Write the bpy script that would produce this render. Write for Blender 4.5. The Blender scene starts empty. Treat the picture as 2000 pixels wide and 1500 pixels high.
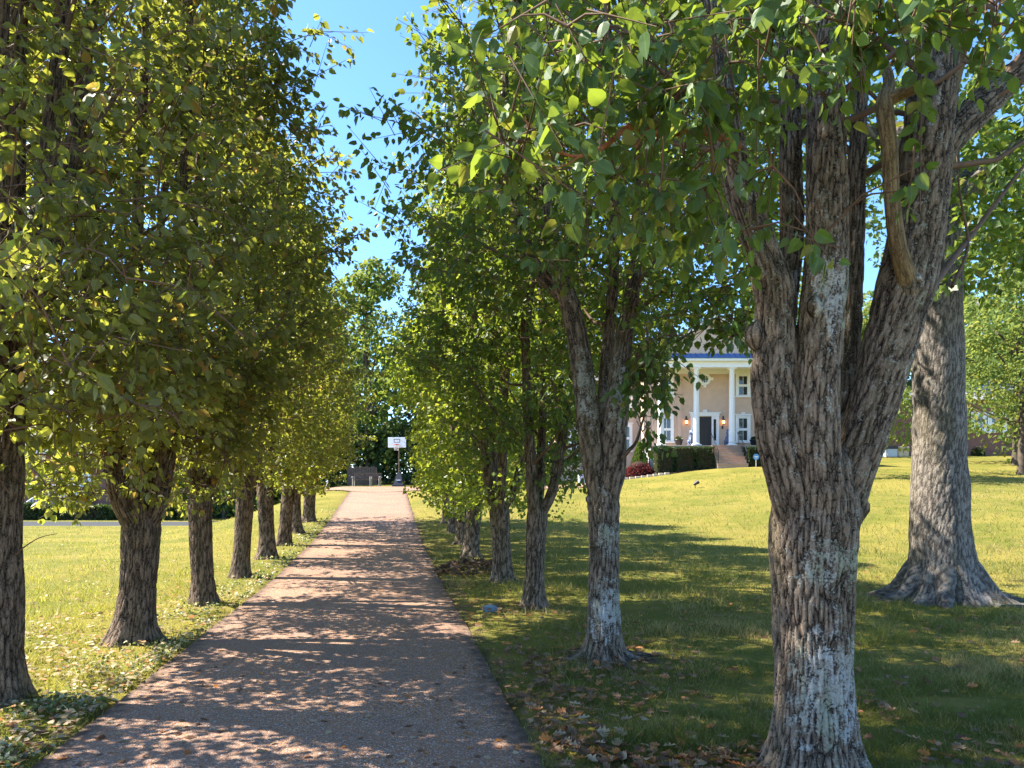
import bpy, math, numpy as np
from mathutils import Vector, Matrix

# ------------------------------------------------------------------ camera, sky, sun, exposure
scene = bpy.context.scene
F, HZ, EYE = 1400.0, 960.0, 1.65            # focal length in photo pixels, horizon row, eye height
cam_d = bpy.data.cameras.new('camera'); cam = bpy.data.objects.new('camera', cam_d)
scene.collection.objects.link(cam); scene.camera = cam
cam.location = (0, 0, EYE); cam.rotation_euler = (math.radians(90), 0, 0)
cam_d.sensor_fit = 'HORIZONTAL'; cam_d.sensor_width = 36; cam_d.lens = 36 * F / 2000
cam_d.shift_y = (HZ - 750) / 2000; cam_d.clip_start = .05; cam_d.clip_end = 1500

SUN_EL, SUN_AZ = math.radians(47), math.radians(-79)       # azimuth from +Y, negative to the left
sunv = Vector((math.sin(SUN_AZ) * math.cos(SUN_EL), math.cos(SUN_AZ) * math.cos(SUN_EL), math.sin(SUN_EL)))
world = bpy.data.worlds.new('World'); scene.world = world; world.use_nodes = True
wn = world.node_tree; wn.nodes.clear()
wo = wn.nodes.new('ShaderNodeOutputWorld'); wb = wn.nodes.new('ShaderNodeBackground'); ws = wn.nodes.new('ShaderNodeTexSky')
ws.sky_type = 'NISHITA'; ws.sun_disc = False; ws.sun_elevation = SUN_EL; ws.sun_rotation = SUN_AZ
ws.air_density = .8; ws.dust_density = .3; ws.ozone_density = 3.0; ws.altitude = 600
wb.inputs['Strength'].default_value = .135
wh = wn.nodes.new('ShaderNodeHueSaturation'); wh.inputs['Saturation'].default_value = 1.14; wn.links.new(ws.outputs[0], wh.inputs['Color']); wn.links.new(wh.outputs[0], wb.inputs[0]); wn.links.new(wb.outputs[0], wo.inputs[0])
sd = bpy.data.lights.new('sun', 'SUN'); sd.energy = 4.8; sd.angle = math.radians(.55); sd.color = (1, .93, .80)
so = bpy.data.objects.new('sun', sd); scene.collection.objects.link(so); so.location = sunv * 80
so.rotation_euler = (-sunv).to_track_quat('-Z', 'Y').to_euler()
vs = scene.view_settings; vs.view_transform = 'Standard'; vs.look = 'None'; vs.gamma = 1; vs.use_curve_mapping = False
vs.exposure = 1.95
cy = scene.cycles
cy.max_bounces = 6; cy.diffuse_bounces = 4; cy.glossy_bounces = 2; cy.transmission_bounces = 6
cy.sample_clamp_indirect = 3; cy.use_denoising = True; cy.denoising_prefilter = 'NONE'; cy.denoising_input_passes = 'RGB_ALBEDO_NORMAL'; cy.use_adaptive_sampling = False; cy.caustics_reflective = False; cy.caustics_refractive = False

# ------------------------------------------------------------------ maths helpers
def lerp(a, b, t): return a + (b - a) * t
def sstep(a, b, x):
    t = np.clip((np.asarray(x, float) - a) / (b - a), 0, 1); return t * t * (3 - 2 * t)
def nrm(a): return a / np.maximum(np.linalg.norm(a, axis=-1, keepdims=True), 1e-9)
def hsh(ix, iy, iz, seed):
    with np.errstate(over='ignore'):
        h = (ix.astype(np.int64) * 374761393 + iy.astype(np.int64) * 668265263 + iz.astype(np.int64) * 2147483647 + seed * 974634777) & 0xffffffff
        h = ((h ^ (h >> 13)) * 1274126177) & 0xffffffff
        h = ((h ^ (h >> 16)) * 2246822519) & 0xffffffff
        h = h ^ (h >> 15)
    return (h & 0xffffff) / float(0xffffff)
def vnoise(P, seed=0):
    P = np.asarray(P, float); I = np.floor(P); f = P - I; I = I.astype(np.int64); w = f * f * (3 - 2 * f)
    r = 0
    for a in (0, 1):
        for b in (0, 1):
            for c in (0, 1):
                r = r + hsh(I[:, 0] + a, I[:, 1] + b, I[:, 2] + c, seed) * (w[:, 0] if a else 1 - w[:, 0]) * (w[:, 1] if b else 1 - w[:, 1]) * (w[:, 2] if c else 1 - w[:, 2])
    return r
def fbm(P, seed=0, o=3):
    r = 0; a = .5; t = 0
    for k in range(o):
        r = r + a * vnoise(np.asarray(P) * 2 ** k, seed + k); t += a; a *= .5
    return r / t
def voro_edge(P, seed=0):
    I = np.floor(P).astype(np.int64); f1 = np.full(len(P), 9.); f2 = np.full(len(P), 9.)
    for a in (-1, 0, 1):
        for b in (-1, 0, 1):
            for c in (-1, 0, 1):
                J = I + np.array((a, b, c))
                q = np.stack([J[:, k] + hsh(J[:, 0], J[:, 1], J[:, 2], seed + 7 * k) for k in range(3)], 1)
                d = np.linalg.norm(q - P, axis=1)
                f2 = np.where(d < f1, f1, np.minimum(f2, d)); f1 = np.minimum(f1, d)
    return f2 - f1

# ------------------------------------------------------------------ mesh helpers
COL = scene.collection
ORG = {}
def raw_mesh(name, V, faces, mats=None, attrs=None, smooth=False, fmat=None):
    """faces: (n,k) array, or list of such arrays / lists of index lists"""
    me = bpy.data.meshes.new(name); V = np.asarray(V, np.float32)
    if isinstance(faces, np.ndarray): faces = [faces]
    loops = []; tot = []
    for f in faces:
        if isinstance(f, np.ndarray) and f.ndim == 2:
            loops.append(f.ravel()); tot.append(np.full(len(f), f.shape[1]))
        else:
            loops.append(np.asarray(f)); tot.append(np.array([len(f)]))
    loops = np.concatenate(loops).astype(np.int32); tot = np.concatenate(tot).astype(np.int32)
    me.vertices.add(len(V)); me.vertices.foreach_set('co', V.ravel())
    me.loops.add(len(loops)); me.loops.foreach_set('vertex_index', loops)
    me.polygons.add(len(tot)); st = np.zeros(len(tot), np.int32); st[1:] = np.cumsum(tot)[:-1]
    me.polygons.foreach_set('loop_start', st)
    me.polygons.foreach_set('use_smooth', np.full(len(tot), bool(smooth)))
    for k, a in (attrs or {}).items():
        a = np.asarray(a, np.float32)
        if a.ndim == 2: me.attributes.new(k, 'FLOAT_VECTOR', 'POINT').data.foreach_set('vector', a.ravel())
        else: me.attributes.new(k, 'FLOAT', 'POINT').data.foreach_set('value', a)
    if mats is not None:
        for m in (mats if isinstance(mats, (list, tuple)) else [mats]): me.materials.append(m)
    if fmat is not None: me.polygons.foreach_set('material_index', np.asarray(fmat, np.int32))
    me.update(calc_edges=True); me.validate()
    return me
def tag(o, label=None, cat=None, group=None, kind=None):
    if label: o['label'] = label
    if cat: o['category'] = cat
    if group: o['group'] = group
    if kind: o['kind'] = kind
    return o
def link(name, me, parent=None, org=None):
    o = bpy.data.objects.new(name, me); COL.objects.link(o)
    if parent is not None: o.parent = parent
    return o
def obj(name, V, faces, mat, parent=None, attrs=None, smooth=False, org=None, fmat=None):
    """V in world coordinates"""
    V = np.asarray(V, float)
    if parent is not None: O = ORG[parent.name]
    else: O = np.asarray(org if org is not None else (0, 0, 0), float)
    o = link(name, raw_mesh(name, V - O, faces, mat, attrs, smooth, fmat), parent)
    if parent is None: o.location = O
    ORG[o.name] = O
    return o
def thing(name, label, cat, loc, group=None):
    o = bpy.data.objects.new(name, None); COL.objects.link(o); o.location = loc; o.empty_display_size = .3
    ORG[o.name] = np.asarray(loc, float)
    return tag(o, label, cat, group)
class MB:
    """collects pieces into one mesh"""
    def __init__(s): s.V = []; s.Fs = []; s.n = 0
    def add(s, V, faces):
        V = np.asarray(V, float)
        if isinstance(faces, np.ndarray): s.Fs.append(faces + s.n)
        else:
            for f in faces: s.Fs.append(np.asarray(f) + s.n if not (isinstance(f, np.ndarray) and f.ndim == 2) else f + s.n)
        s.V.append(V); s.n += len(V); return s
    def box(s, x0, x1, y0, y1, z0, z1, b=0.0):
        if b <= 0:
            V = [(x, y, z) for z in (z0, z1) for y in (y0, y1) for x in (x0, x1)]
            return s.add(V, np.array([(0, 2, 3, 1), (4, 5, 7, 6), (0, 1, 5, 4), (2, 6, 7, 3), (0, 4, 6, 2), (1, 3, 7, 5)]))
        def ring(z, i): return [(x0 + i, y0 + b - 0 * i, z), (x0 + b, y0 + i, z), (x1 - b, y0 + i, z), (x1 - i, y0 + b, z), (x1 - i, y1 - b, z), (x1 - b, y1 - i, z), (x0 + b, y1 - i, z), (x0 + i, y1 - b, z)]
        V = ring(z0, b * .6) + ring(z0 + b, 0) + ring(z1 - b, 0) + ring(z1, b * .6)
        Fq = np.array([(r * 8 + k, r * 8 + (k + 1) % 8, r * 8 + 8 + (k + 1) % 8, r * 8 + 8 + k) for r in range(3) for k in range(8)])
        return s.add(V, [Fq, list(range(7, -1, -1)), list(range(24, 32))])
    def tube(s, pts, r, seg=8, cap=True):
        V, Fq, _, _ = tube(np.asarray(pts, float), r, seg)
        n = len(V); fs = [Fq]
        if cap: fs += [list(range(seg - 1, -1, -1)), list(range(n - seg, n))]
        return s.add(V, fs)
    def lathe(s, prof, cx, cy_, seg=16, z=0):
        V = []
        for (r, h) in prof:
            for k in range(seg):
                a = 2 * math.pi * k / seg; V.append((cx + r * math.cos(a), cy_ + r * math.sin(a), z + h))
        n = len(prof)
        Fq = np.array([(i * seg + k, i * seg + (k + 1) % seg, (i + 1) * seg + (k + 1) % seg, (i + 1) * seg + k) for i in range(n - 1) for k in range(seg)])
        return s.add(V, [Fq, list(range(seg - 1, -1, -1)), list(range((n - 1) * seg, n * seg))])
    def ell(s, c, r, seg=10, rings=7, rot=None):
        V = []
        for i in range(rings + 1):
            t = math.pi * (i + .02) / (rings + .04)
            for k in range(seg):
                a = 2 * math.pi * k / seg
                p = np.array((r[0] * math.sin(t) * math.cos(a), r[1] * math.sin(t) * math.sin(a), r[2] * math.cos(t)))
                if rot is not None: p = np.array(rot @ Vector(p))
                V.append(p + np.array(c))
        Fq = np.array([(i * seg + k, (i + 1) * seg + k, (i + 1) * seg + (k + 1) % seg, i * seg + (k + 1) % seg) for i in range(rings) for k in range(seg)])
        return s.add(V, Fq)
    def prism(s, poly, y0, y1):
        """poly: (x,z) points, extruded along y"""
        n = len(poly); V = [(x, y0, z) for x, z in poly] + [(x, y1, z) for x, z in poly]
        fs = [[k, (k + 1) % n, n + (k + 1) % n, n + k] for k in range(n)] + [list(range(n - 1, -1, -1)), list(range(n, 2 * n))]
        return s.add(V, fs)
    def out(s, name, mat, parent=None, smooth=False, org=None):
        return obj(name, np.concatenate(s.V), s.Fs, mat, parent, None, smooth, org)
def catmull(pts, vals, step):
    pts = np.asarray(pts, float); vals = np.asarray(vals, float)
    P = np.vstack([2 * pts[0] - pts[1], pts, 2 * pts[-1] - pts[-2]])
    outp, outv = [], []
    for i in range(len(pts) - 1):
        p0, p1, p2, p3 = P[i:i + 4]; n = max(1, int(np.linalg.norm(p2 - p1) / step))
        for k in range(n):
            t = k / n
            outp.append(.5 * (2 * p1 + (p2 - p0) * t + (2 * p0 - 5 * p1 + 4 * p2 - p3) * t * t + (3 * p1 - p0 - 3 * p2 + p3) * t ** 3))
            outv.append(lerp(vals[i], vals[i + 1], t * t * (3 - 2 * t) * .5 + t * .5))
    outp.append(pts[-1]); outv.append(vals[-1])
    return np.array(outp), np.array(outv)
def tube(pts, r, seg):
    """open tube; returns V, quads, angle, arclength"""
    n = len(pts); r = np.broadcast_to(np.asarray(r, float), (n,))
    T = nrm(np.gradient(pts, axis=0)) if n > 1 else None
    a = np.array((1., 0, 0)) if abs(T[0][0]) < .8 else np.array((0, 1., 0))
    U = np.zeros_like(pts); u = a - T[0] * a.dot(T[0])
    for i in range(n):
        u = u - T[i] * u.dot(T[i]); u = u / np.linalg.norm(u); U[i] = u
    W = np.cross(T, U); th = np.arange(seg) * 2 * math.pi / seg
    R = r[:, None] if r.ndim == 1 else r
    V = pts[:, None, :] + R[..., None] * (np.cos(th)[None, :, None] * U[:, None, :] + np.sin(th)[None, :, None] * W[:, None, :])
    s = np.concatenate([[0], np.cumsum(np.linalg.norm(np.diff(pts, axis=0), axis=1))])
    i, k = np.meshgrid(np.arange(n - 1), np.arange(seg), indexing='ij'); k2 = (k + 1) % seg
    Fq = np.stack([i * seg + k, i * seg + k2, (i + 1) * seg + k2, (i + 1) * seg + k], -1).reshape(-1, 4)
    return V.reshape(-1, 3), Fq, np.tile(th, n), np.repeat(s, seg)

# ------------------------------------------------------------------ material helpers
class NT:
    def __init__(s, name):
        s.m = bpy.data.materials.new(name); s.m.use_nodes = True; s.t = s.m.node_tree; s.t.nodes.clear()
        s.out = s.t.nodes.new('ShaderNodeOutputMaterial')
    def n(s, typ, ins=None, **kw):
        nd = s.t.nodes.new('ShaderNode' + typ)
        for k, v in kw.items(): setattr(nd, k, v)
        for k, v in (ins or {}).items(): s.set(nd.inputs[k], v)
        return nd
    def set(s, sock, v):
        if isinstance(v, bpy.types.NodeSocket): s.t.links.new(v, sock)
        elif isinstance(v, bpy.types.Node): s.t.links.new(v.outputs[0], sock)
        elif isinstance(v, (tuple, list)) and sock.type == 'RGBA' and len(v) == 3: sock.default_value = (*v, 1)
        else: sock.default_value = v
    def mix(s, f, a, b, bt='MIX'):
        nd = s.t.nodes.new('ShaderNodeMix'); nd.data_type = 'RGBA'; nd.blend_type = bt
        s.set(nd.inputs[0], f); s.set(nd.inputs[6], a); s.set(nd.inputs[7], b); return nd.outputs[2]
    def math(s, op, a, b=0., c=None):
        nd = s.t.nodes.new('ShaderNodeMath'); nd.operation = op; s.set(nd.inputs[0], a); s.set(nd.inputs[1], b)
        if c is not None: s.set(nd.inputs[2], c)
        return nd.outputs[0]
    def mr(s, v, a, b, c=0., d=1.):
        nd = s.n('MapRange', {0: v, 1: a, 2: b, 3: c, 4: d}); nd.clamp = True; return nd.outputs[0]
    def noise(s, vec, scale, detail=3., rough=.55, col=False):
        nd = s.n('TexNoise', {'Scale': scale, 'Detail': detail, 'Roughness': rough})
        if vec is not None: s.set(nd.inputs['Vector'], vec)
        return nd.outputs[1] if col else nd.outputs[0]
    def pos(s): return s.n('NewGeometry').outputs['Position']
    def attr(s, name, vec=False):
        nd = s.n('Attribute'); nd.attribute_name = name; return nd.outputs['Vector' if vec else 'Fac']
    def scale(s, v, xyz):
        nd = s.n('VectorMath', operation='MULTIPLY'); s.set(nd.inputs[0], v); nd.inputs[1].default_value = xyz; return nd.outputs[0]
    def bump(s, h, strength=.5, dist=.02):
        return s.n('Bump', {'Strength': strength, 'Distance': dist, 'Height': h}).outputs[0]
    def done(s, sh):
        s.t.links.new(sh if isinstance(sh, bpy.types.NodeSocket) else sh.outputs[0], s.out.inputs[0]); return s.m
def pbr(name, col, rough=.6, var=.12, vscale=6., spec=.4, metal=0., bumpd=0., bscale=60.):
    t = NT(name); p = t.pos()
    c = t.mix(t.mr(t.noise(p, vscale, 4), .3, .7), tuple(x * (1 - var) for x in col), tuple(min(1, x * (1 + var)) for x in col))
    b = t.n('BsdfPrincipled', {'Base Color': c, 'Roughness': rough, 'Specular IOR Level': spec, 'Metallic': metal})
    if bumpd: t.set(b.inputs['Normal'], t.bump(t.noise(p, bscale, 3), .5, bumpd))
    return t.done(b)
def leaf_mat(name, dark, light, yellow, trans, tfac=.4, rough=.42, spec=.35, yel=.93):
    t = NT(name); a = t.attr('tint'); r = t.n('ObjectInfo').outputs['Random']
    v = t.math('FRACT', t.math('ADD', a, t.math('MULTIPLY', r, .999)))
    c = t.mix(v, dark, light)
    lv = t.attr('lv'); vein = t.math('MULTIPLY', t.mr(lv, 1.0, 1.03, 1, 0), t.math('GREATER_THAN', lv, .5))
    c = t.mix(t.math('MULTIPLY', vein, .45), c, tuple(min(1, x * 2.4 + .03) for x in light))
    isy = t.math('GREATER_THAN', v, yel)
    c = t.mix(t.math('MULTIPLY', isy, .8), c, yellow)
    tc = t.mix(t.math('MULTIPLY', isy, .5), t.mix(v, tuple(x * .75 for x in trans), trans), tuple(x * 2.2 for x in yellow))
    b = t.n('BsdfPrincipled', {'Base Color': c, 'Roughness': rough, 'Specular IOR Level': spec})
    tr = t.n('BsdfTranslucent', {'Color': tc})
    m = t.n('MixShader', {0: tfac}); t.set(m.inputs[1], b); t.set(m.inputs[2], tr)
    return t.done(m)
def bark_mat(name, dark, light, lich=(.50, .50, .48), moss=(.10, .085, .035), bumpd=.012):
    t = NT(name); f = t.attr('furrow'); bk = t.attr('bark', True); L = t.attr('lichen')
    b2 = t.scale(bk, (1, 1, 2.6)); n1 = t.noise(b2, 95., 5, .72); wv = t.noise(b2, 22., 2, .5, True)
    bw = t.n('VectorMath', operation='MULTIPLY_ADD'); t.set(bw.inputs[0], wv); bw.inputs[1].default_value = (.022, .022, .022); t.set(bw.inputs[2], b2)
    vc = t.n('TexVoronoi', {'Scale': 42.}, feature='DISTANCE_TO_EDGE'); t.set(vc.inputs['Vector'], bw.outputs[0]); crack = t.mr(vc.outputs[0], .0, .11); n2 = t.noise(bk, 5., 3); n3 = t.noise(t.scale(bk, (1, 1, 8)), 90., 3)
    c = t.mix(t.mr(t.math('ADD', t.math('MULTIPLY', f, .55), t.math('ADD', t.math('MULTIPLY', n1, .75), t.math('MULTIPLY', crack, .28))), .50, 1.22), dark, light)
    c = t.mix(t.mr(n2, .5, .75, 0, .45), c, moss)
    c = t.mix(t.mr(n3, .58, .75, 0, .5), c, tuple(min(1, x * 1.9) for x in light))
    bl = t.scale(bk, (1, 1, 7)); lm = t.math('ADD', t.noise(bl, 75., 4, .7), t.math('MULTIPLY', t.math('SUBTRACT', t.noise(bl, 15., 3, .6), .1), .78))
    th = t.math('ADD', t.math('MULTIPLY', L, .47), t.math('MULTIPLY', f, .06))
    m = t.mr(t.math('ADD', lm, th), 1.10, 1.24)
    c = t.mix(t.math('MULTIPLY', m, .85), c, t.mix(t.mr(t.noise(bk, 9., 3), .4, .6), t.mix(n1, (.22, .24, .17), (.40, .42, .32)), t.mix(n1, tuple(x * .7 for x in lich), tuple(x * 1.15 for x in lich))))
    h = t.math('ADD', t.math('ADD', t.math('MULTIPLY', f, .5), t.math('MULTIPLY', crack, .35)), t.math('ADD', t.math('MULTIPLY', n1, .9), t.math('MULTIPLY', m, .25)))
    b = t.n('BsdfPrincipled', {'Base Color': c, 'Roughness': .9, 'Specular IOR Level': .15, 'Normal': t.bump(h, .9, bumpd)})
    return t.done(b)

M = {}
M['leaf'] = leaf_mat('pear_leaf', (.034, .078, .030), (.080, .140, .045), (.20, .17, .03), (.34, .44, .04), .42, .46, .30)
M['leaf_sunlit_tone'] = leaf_mat('pear_leaf_sunlit_tone', (.06, .11, .022), (.15, .20, .04), (.28, .22, .03), (.52, .60, .05), .48, .4, .45)  # lighter copy of the pear leaf, sunlit look painted into its colour
M['leaf_left'] = leaf_mat('pear_leaf_olive', (.070, .088, .036), (.145, .155, .062), (.28, .14, .04), (.50, .52, .06), .45, .45, .28, .955)
M['oak_leaf'] = leaf_mat('oak_leaf', (.03, .07, .015), (.07, .13, .025), (.18, .15, .03), (.32, .42, .05), .42)
M['far_leaf'] = leaf_mat('far_leaf', (.035, .075, .018), (.095, .145, .03), (.20, .17, .03), (.34, .42, .06), .40, .6, .2, .9)
M['far_shade_tone'] = leaf_mat('shade_toned_far_leaf', (.015, .045, .022), (.035, .075, .03), (.08, .09, .03), (.08, .14, .04), .25, .6, .2, .95)  # darker copy of the far leaf, shade of the wood edge put into the colour
M['maple_leaf'] = leaf_mat('maple_leaf', (.06, .11, .025), (.14, .19, .04), (.25, .22, .05), (.42, .48, .10), .42, .6, .2, .9)
M['hedge_leaf'] = leaf_mat('hedge_leaf', (.012, .035, .012), (.035, .07, .018), (.10, .12, .03), (.14, .2, .03), .25, .45, .3, .94)
M['red_leaf'] = leaf_mat('red_shrub_leaf', (.07, .012, .016), (.17, .03, .03), (.22, .06, .04), (.3, .05, .04), .3, .5, .3, .92)
M['cone_leaf'] = leaf_mat('conifer_leaf', (.025, .07, .015), (.06, .13, .02), (.12, .16, .03), (.2, .3, .03), .3, .6, .2, .95)
M['cover_leaf'] = leaf_mat('ground_cover_leaf', (.04, .08, .02), (.14, .17, .06), (.46, .40, .24), (.35, .42, .1), .35, .4, .4, .58)
M['dry_leaf'] = leaf_mat('dry_leaf', (.12, .06, .032), (.34, .23, .14), (.42, .17, .05), (.42, .24, .1), .25, .6, .25, .78)
M['pale_leaf'] = leaf_mat('pale_dry_leaf', (.30, .20, .09), (.50, .42, .26), (.45, .16, .04), (.5, .4, .2), .25, .55, .3, .8)
M['grass'] = leaf_mat('grass_blade', (.080, .125, .014), (.205, .215, .024), (.38, .30, .09), (.44, .46, .03), .38, .55, .25, .78)
M['grass_shade_tone'] = leaf_mat('shade_toned_grass_blade', (.070, .105, .028), (.175, .175, .042), (.36, .26, .13), (.38, .38, .05), .36, .55, .25, .58)  # duller copy of the grass, shade of the right lawn painted into the blades
M['bark'] = bark_mat('pear_bark', (.016, .011, .008), (.26, .195, .145), bumpd=.016)
M['bark_left'] = bark_mat('pear_bark_brown', (.016, .011, .008), (.23, .16, .112), bumpd=.016)
M['bark_oak'] = bark_mat('oak_bark', (.042, .034, .030), (.27, .235, .205), bumpd=.012)
M['bark_far'] = pbr('far_bark', (.09, .07, .055), .9, .3, 5., .1)
M['limb_bark'] = bark_mat('smooth_bark', (.08, .055, .03), (.24, .175, .095), bumpd=.004)
M['twig'] = pbr('twig_bark', (.12, .075, .05), .8, .25, 9., .2)
M['red_twig'] = pbr('reddish_branch_bark', (.30, .115, .055), .75, .3, 25., .25, bumpd=.004, bscale=120.)

# ------------------------------------------------------------------ terrain
YT = np.linspace(-60, 320, 1521)
def table(ys, zs, k=17):
    z = np.interp(YT, ys, zs); ker = np.hanning(k + 2)[1:-1]; ker /= ker.sum()
    return np.convolve(np.pad(z, k // 2, mode='edge'), ker, 'valid')
T_D = table([-60, 4, 8.5, 14, 21, 28, 33, 40, 46, 60, 120, 320], [-.1, 0, 0, .03, .28, .74, 1.2, 1.72, 1.98, 2.5, 3.5, 6])
T_R = table([-60, 11, 20, 30, 40, 46, 55, 62, 90, 320], [-.1, 0.02, .75, 1.75, 2.75, 3.3, 4.2, 4.9, 6, 9])
T_L = table([-60, 15, 40, 80, 320], [-.05, -.05, -.3, 0, 4])
def ctr(y): return -.6 - .172 * np.asarray(y, float)
HALF = 1.55
def H(x, y):
    x = np.asarray(x, float); y = np.asarray(y, float)
    p = np.interp(y, YT, T_D); r = np.interp(y, YT, T_R); l = np.interp(y, YT, T_L)
    s = x - (ctr(y) + HALF); sl = (ctr(y) - HALF) - x
    z = p + sstep(8, 22, s) * (r - p) + sstep(.5, 9, sl) * (l - p)
    return z
def Hs(x, y): return float(H(x, y))
def P(u, v, Y): return np.array(((u - 1000) / F * Y, Y, EYE + (HZ - v) / F * Y))
def proj(Q): return 1000 + F * Q[..., 0] / Q[..., 1], HZ - F * (Q[..., 2] - EYE) / Q[..., 1]

def court_edge(x):      # near edge of the parking court as a function of x, flaring into the drive
    return 42.0 - 3.6 * np.exp(-((np.asarray(x) - ctr(39)) / 2.9) ** 2)
def on_paving(x, y, m=0.):
    d = np.abs(x - ctr(y)) < HALF + m
    c = (y > court_edge(x) - m) & (y < 45.3 + m) & (x > -15) & (x < 6.5)
    return (d & (y < 43)) | c

# ground material
t = NT('lawn_ground'); p = t.pos()
big = t.noise(p, .35, 4); mid = t.noise(p, 2.2, 4); fine = t.noise(p, 38., 4, .7)
g = t.mix(t.mr(fine, .3, .7), (.068, .080, .014), (.195, .19, .030))
g = t.mix(t.mr(mid, .46, .68, 0, .6), g, (.24, .18, .05))
g = t.mix(t.mr(big, .42, .62, 0, .7), g, (.25, .20, .045))
soil = t.mix(t.mr(fine, .3, .7), (.05, .033, .022), (.17, .115, .075))
bare = t.attr('bare'); g = t.mix(t.mr(t.math('ADD', bare, t.math('MULTIPLY', t.math('SUBTRACT', t.noise(p, 5., 4), .5), 1.1)), .35, .75), g, soil)
g = t.mix(t.attr('street'), g, t.mix(fine, (.05, .055, .06), (.085, .09, .095)))
M['ground'] = t.done(t.n('BsdfPrincipled', {'Base Color': g, 'Roughness': .95, 'Specular IOR Level': .1, 'Normal': t.bump(t.noise(p, 60., 4), .8, .03)}))

def axis(parts):
    o = []
    for a, b, n in parts: o.append(np.linspace(a, b, n, endpoint=False))
    return np.concatenate(o + [[parts[-1][1]]])
gx = axis([(-260, -60, 14), (-60, -14, 46), (-14, 12, 92), (12, 40, 40), (40, 260, 16)])
gy = axis([(-50, -4, 14), (-4, 30, 108), (30, 62, 64), (62, 110, 20), (110, 320, 14)])
GX, GY = np.meshgrid(gx, gy)
gxf, gyf = GX.ravel(), GY.ravel()
gz = H(gxf, gyf) + .05 * (fbm(np.stack([gxf * .5, gyf * .5, 0 * gxf], 1), 3) - .5) + .02 * (vnoise(np.stack([gxf * 2.5, gyf * 2.5, 0 * gxf], 1), 5) - .5)
inside = sstep(0, .35, HALF + .05 - np.abs(gxf - ctr(gyf))) * (gyf < 43)
gz = gz - .09 * np.maximum(inside, on_paving(gxf, gyf, -.1)) - .012
TREES_L = [(-4.04, 5.63), (-4.18, 7.97), (-4.57, 10.6), (-5.14, 13.6), (-5.67, 16.6), (-6.13, 19.3), (-6.72, 22.4), (-7.25, 25.6)]
TREES_R = [(1.77, 4.2), (.90, 7.1), (.317, 10.3), (-.17, 13.0), (-.97, 16.9), (-1.36, 19.6), (-1.85, 22.6), (-2.3, 25.2)]
bare = np.zeros(len(gxf))
for (tx, ty) in TREES_R + [(6.6, 11.0)]: bare = np.maximum(bare, .55 * np.exp(-((gxf - tx) ** 2 + (gyf - ty) ** 2) / .7))
sR = gxf - (ctr(gyf) + HALF); sL = (ctr(gyf) - HALF) - gxf
bare = np.maximum(bare, np.where((sR > -1) & (gyf < 30), .62 * np.exp(-np.maximum(sR, 0) / .45), 0))
bare = np.maximum(bare, np.where((sR > 0) & (sR < 3) & (gyf < 26), .28, 0))
bare = np.maximum(bare, np.where((sL > -1) & (gyf < 30), .5 * np.exp(-np.maximum(sL, 0) / .6), 0))
street = ((gyf > 40.5) & (gyf < 46) & (gxf < -17)).astype(float)
i, k = np.meshgrid(np.arange(len(gy) - 1), np.arange(len(gx) - 1), indexing='ij'); W_ = len(gx)
Fg = np.stack([i * W_ + k, i * W_ + k + 1, (i + 1) * W_ + k + 1, (i + 1) * W_ + k], -1).reshape(-1, 4)
tag(obj('ground', np.stack([gxf, gyf, gz], 1), Fg, M['ground'], attrs={'bare': bare, 'street': street}, smooth=True), kind='structure')

# driveway
t = NT('exposed_aggregate'); p = t.pos()
vor = t.n('TexVoronoi', {'Scale': 95.}); t.set(vor.inputs['Vector'], p)
big = t.noise(p, .8, 4); fine = t.noise(p, 210., 3)
sep = t.n('SeparateColor'); t.set(sep.inputs[0], vor.outputs['Color'])
c = t.mix(sep.outputs[0], (.26, .105, .046), (.48, .258, .126))
c = t.mix(t.mr(sep.outputs[1], .80, .86), c, (.50, .42, .36))
c = t.mix(t.mr(sep.outputs[2], .85, .9), c, (.12, .09, .085))
c = t.mix(t.mr(vor.outputs['Distance'], .35, .75, 0, .6), c, (.13, .095, .08))
c = t.mix(t.mr(big, .42, .66, 0, .5), c, (.20, .125, .095))
st = t.noise(p, 3.1, 5, .7); c = t.mix(t.mr(st, .60, .74, 0, .55), c, (.10, .07, .055))
edge = t.attr('edge'); c = t.mix(t.mr(t.math('ADD', edge, t.math('MULTIPLY', t.math('SUBTRACT', t.noise(p, 9., 4, .7), .5), .5)), .86, 1.02), c, (.085, .055, .038))
M['drive'] = t.done(t.n('BsdfPrincipled', {'Base Color': c, 'Roughness': .75, 'Specular IOR Level': .3, 'Normal': t.bump(t.math('SUBTRACT', 1., vor.outputs['Distance']), .7, .006)}))
ys = axis([(-6, 20, 90), (20, 42.4, 50)]); cs = np.array([-1, -.96, -.85, -.5, 0, .5, .85, .96, 1.])
V = []
for y in ys:
    for q in cs:
        wv = HALF + .01 * math.sin(y * .9) + .006 * math.sin(y * 3.1)
        x = ctr(y) + q * wv; V.append((x, y, Hs(x, y) + .012 - .02 * q * q))
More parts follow.
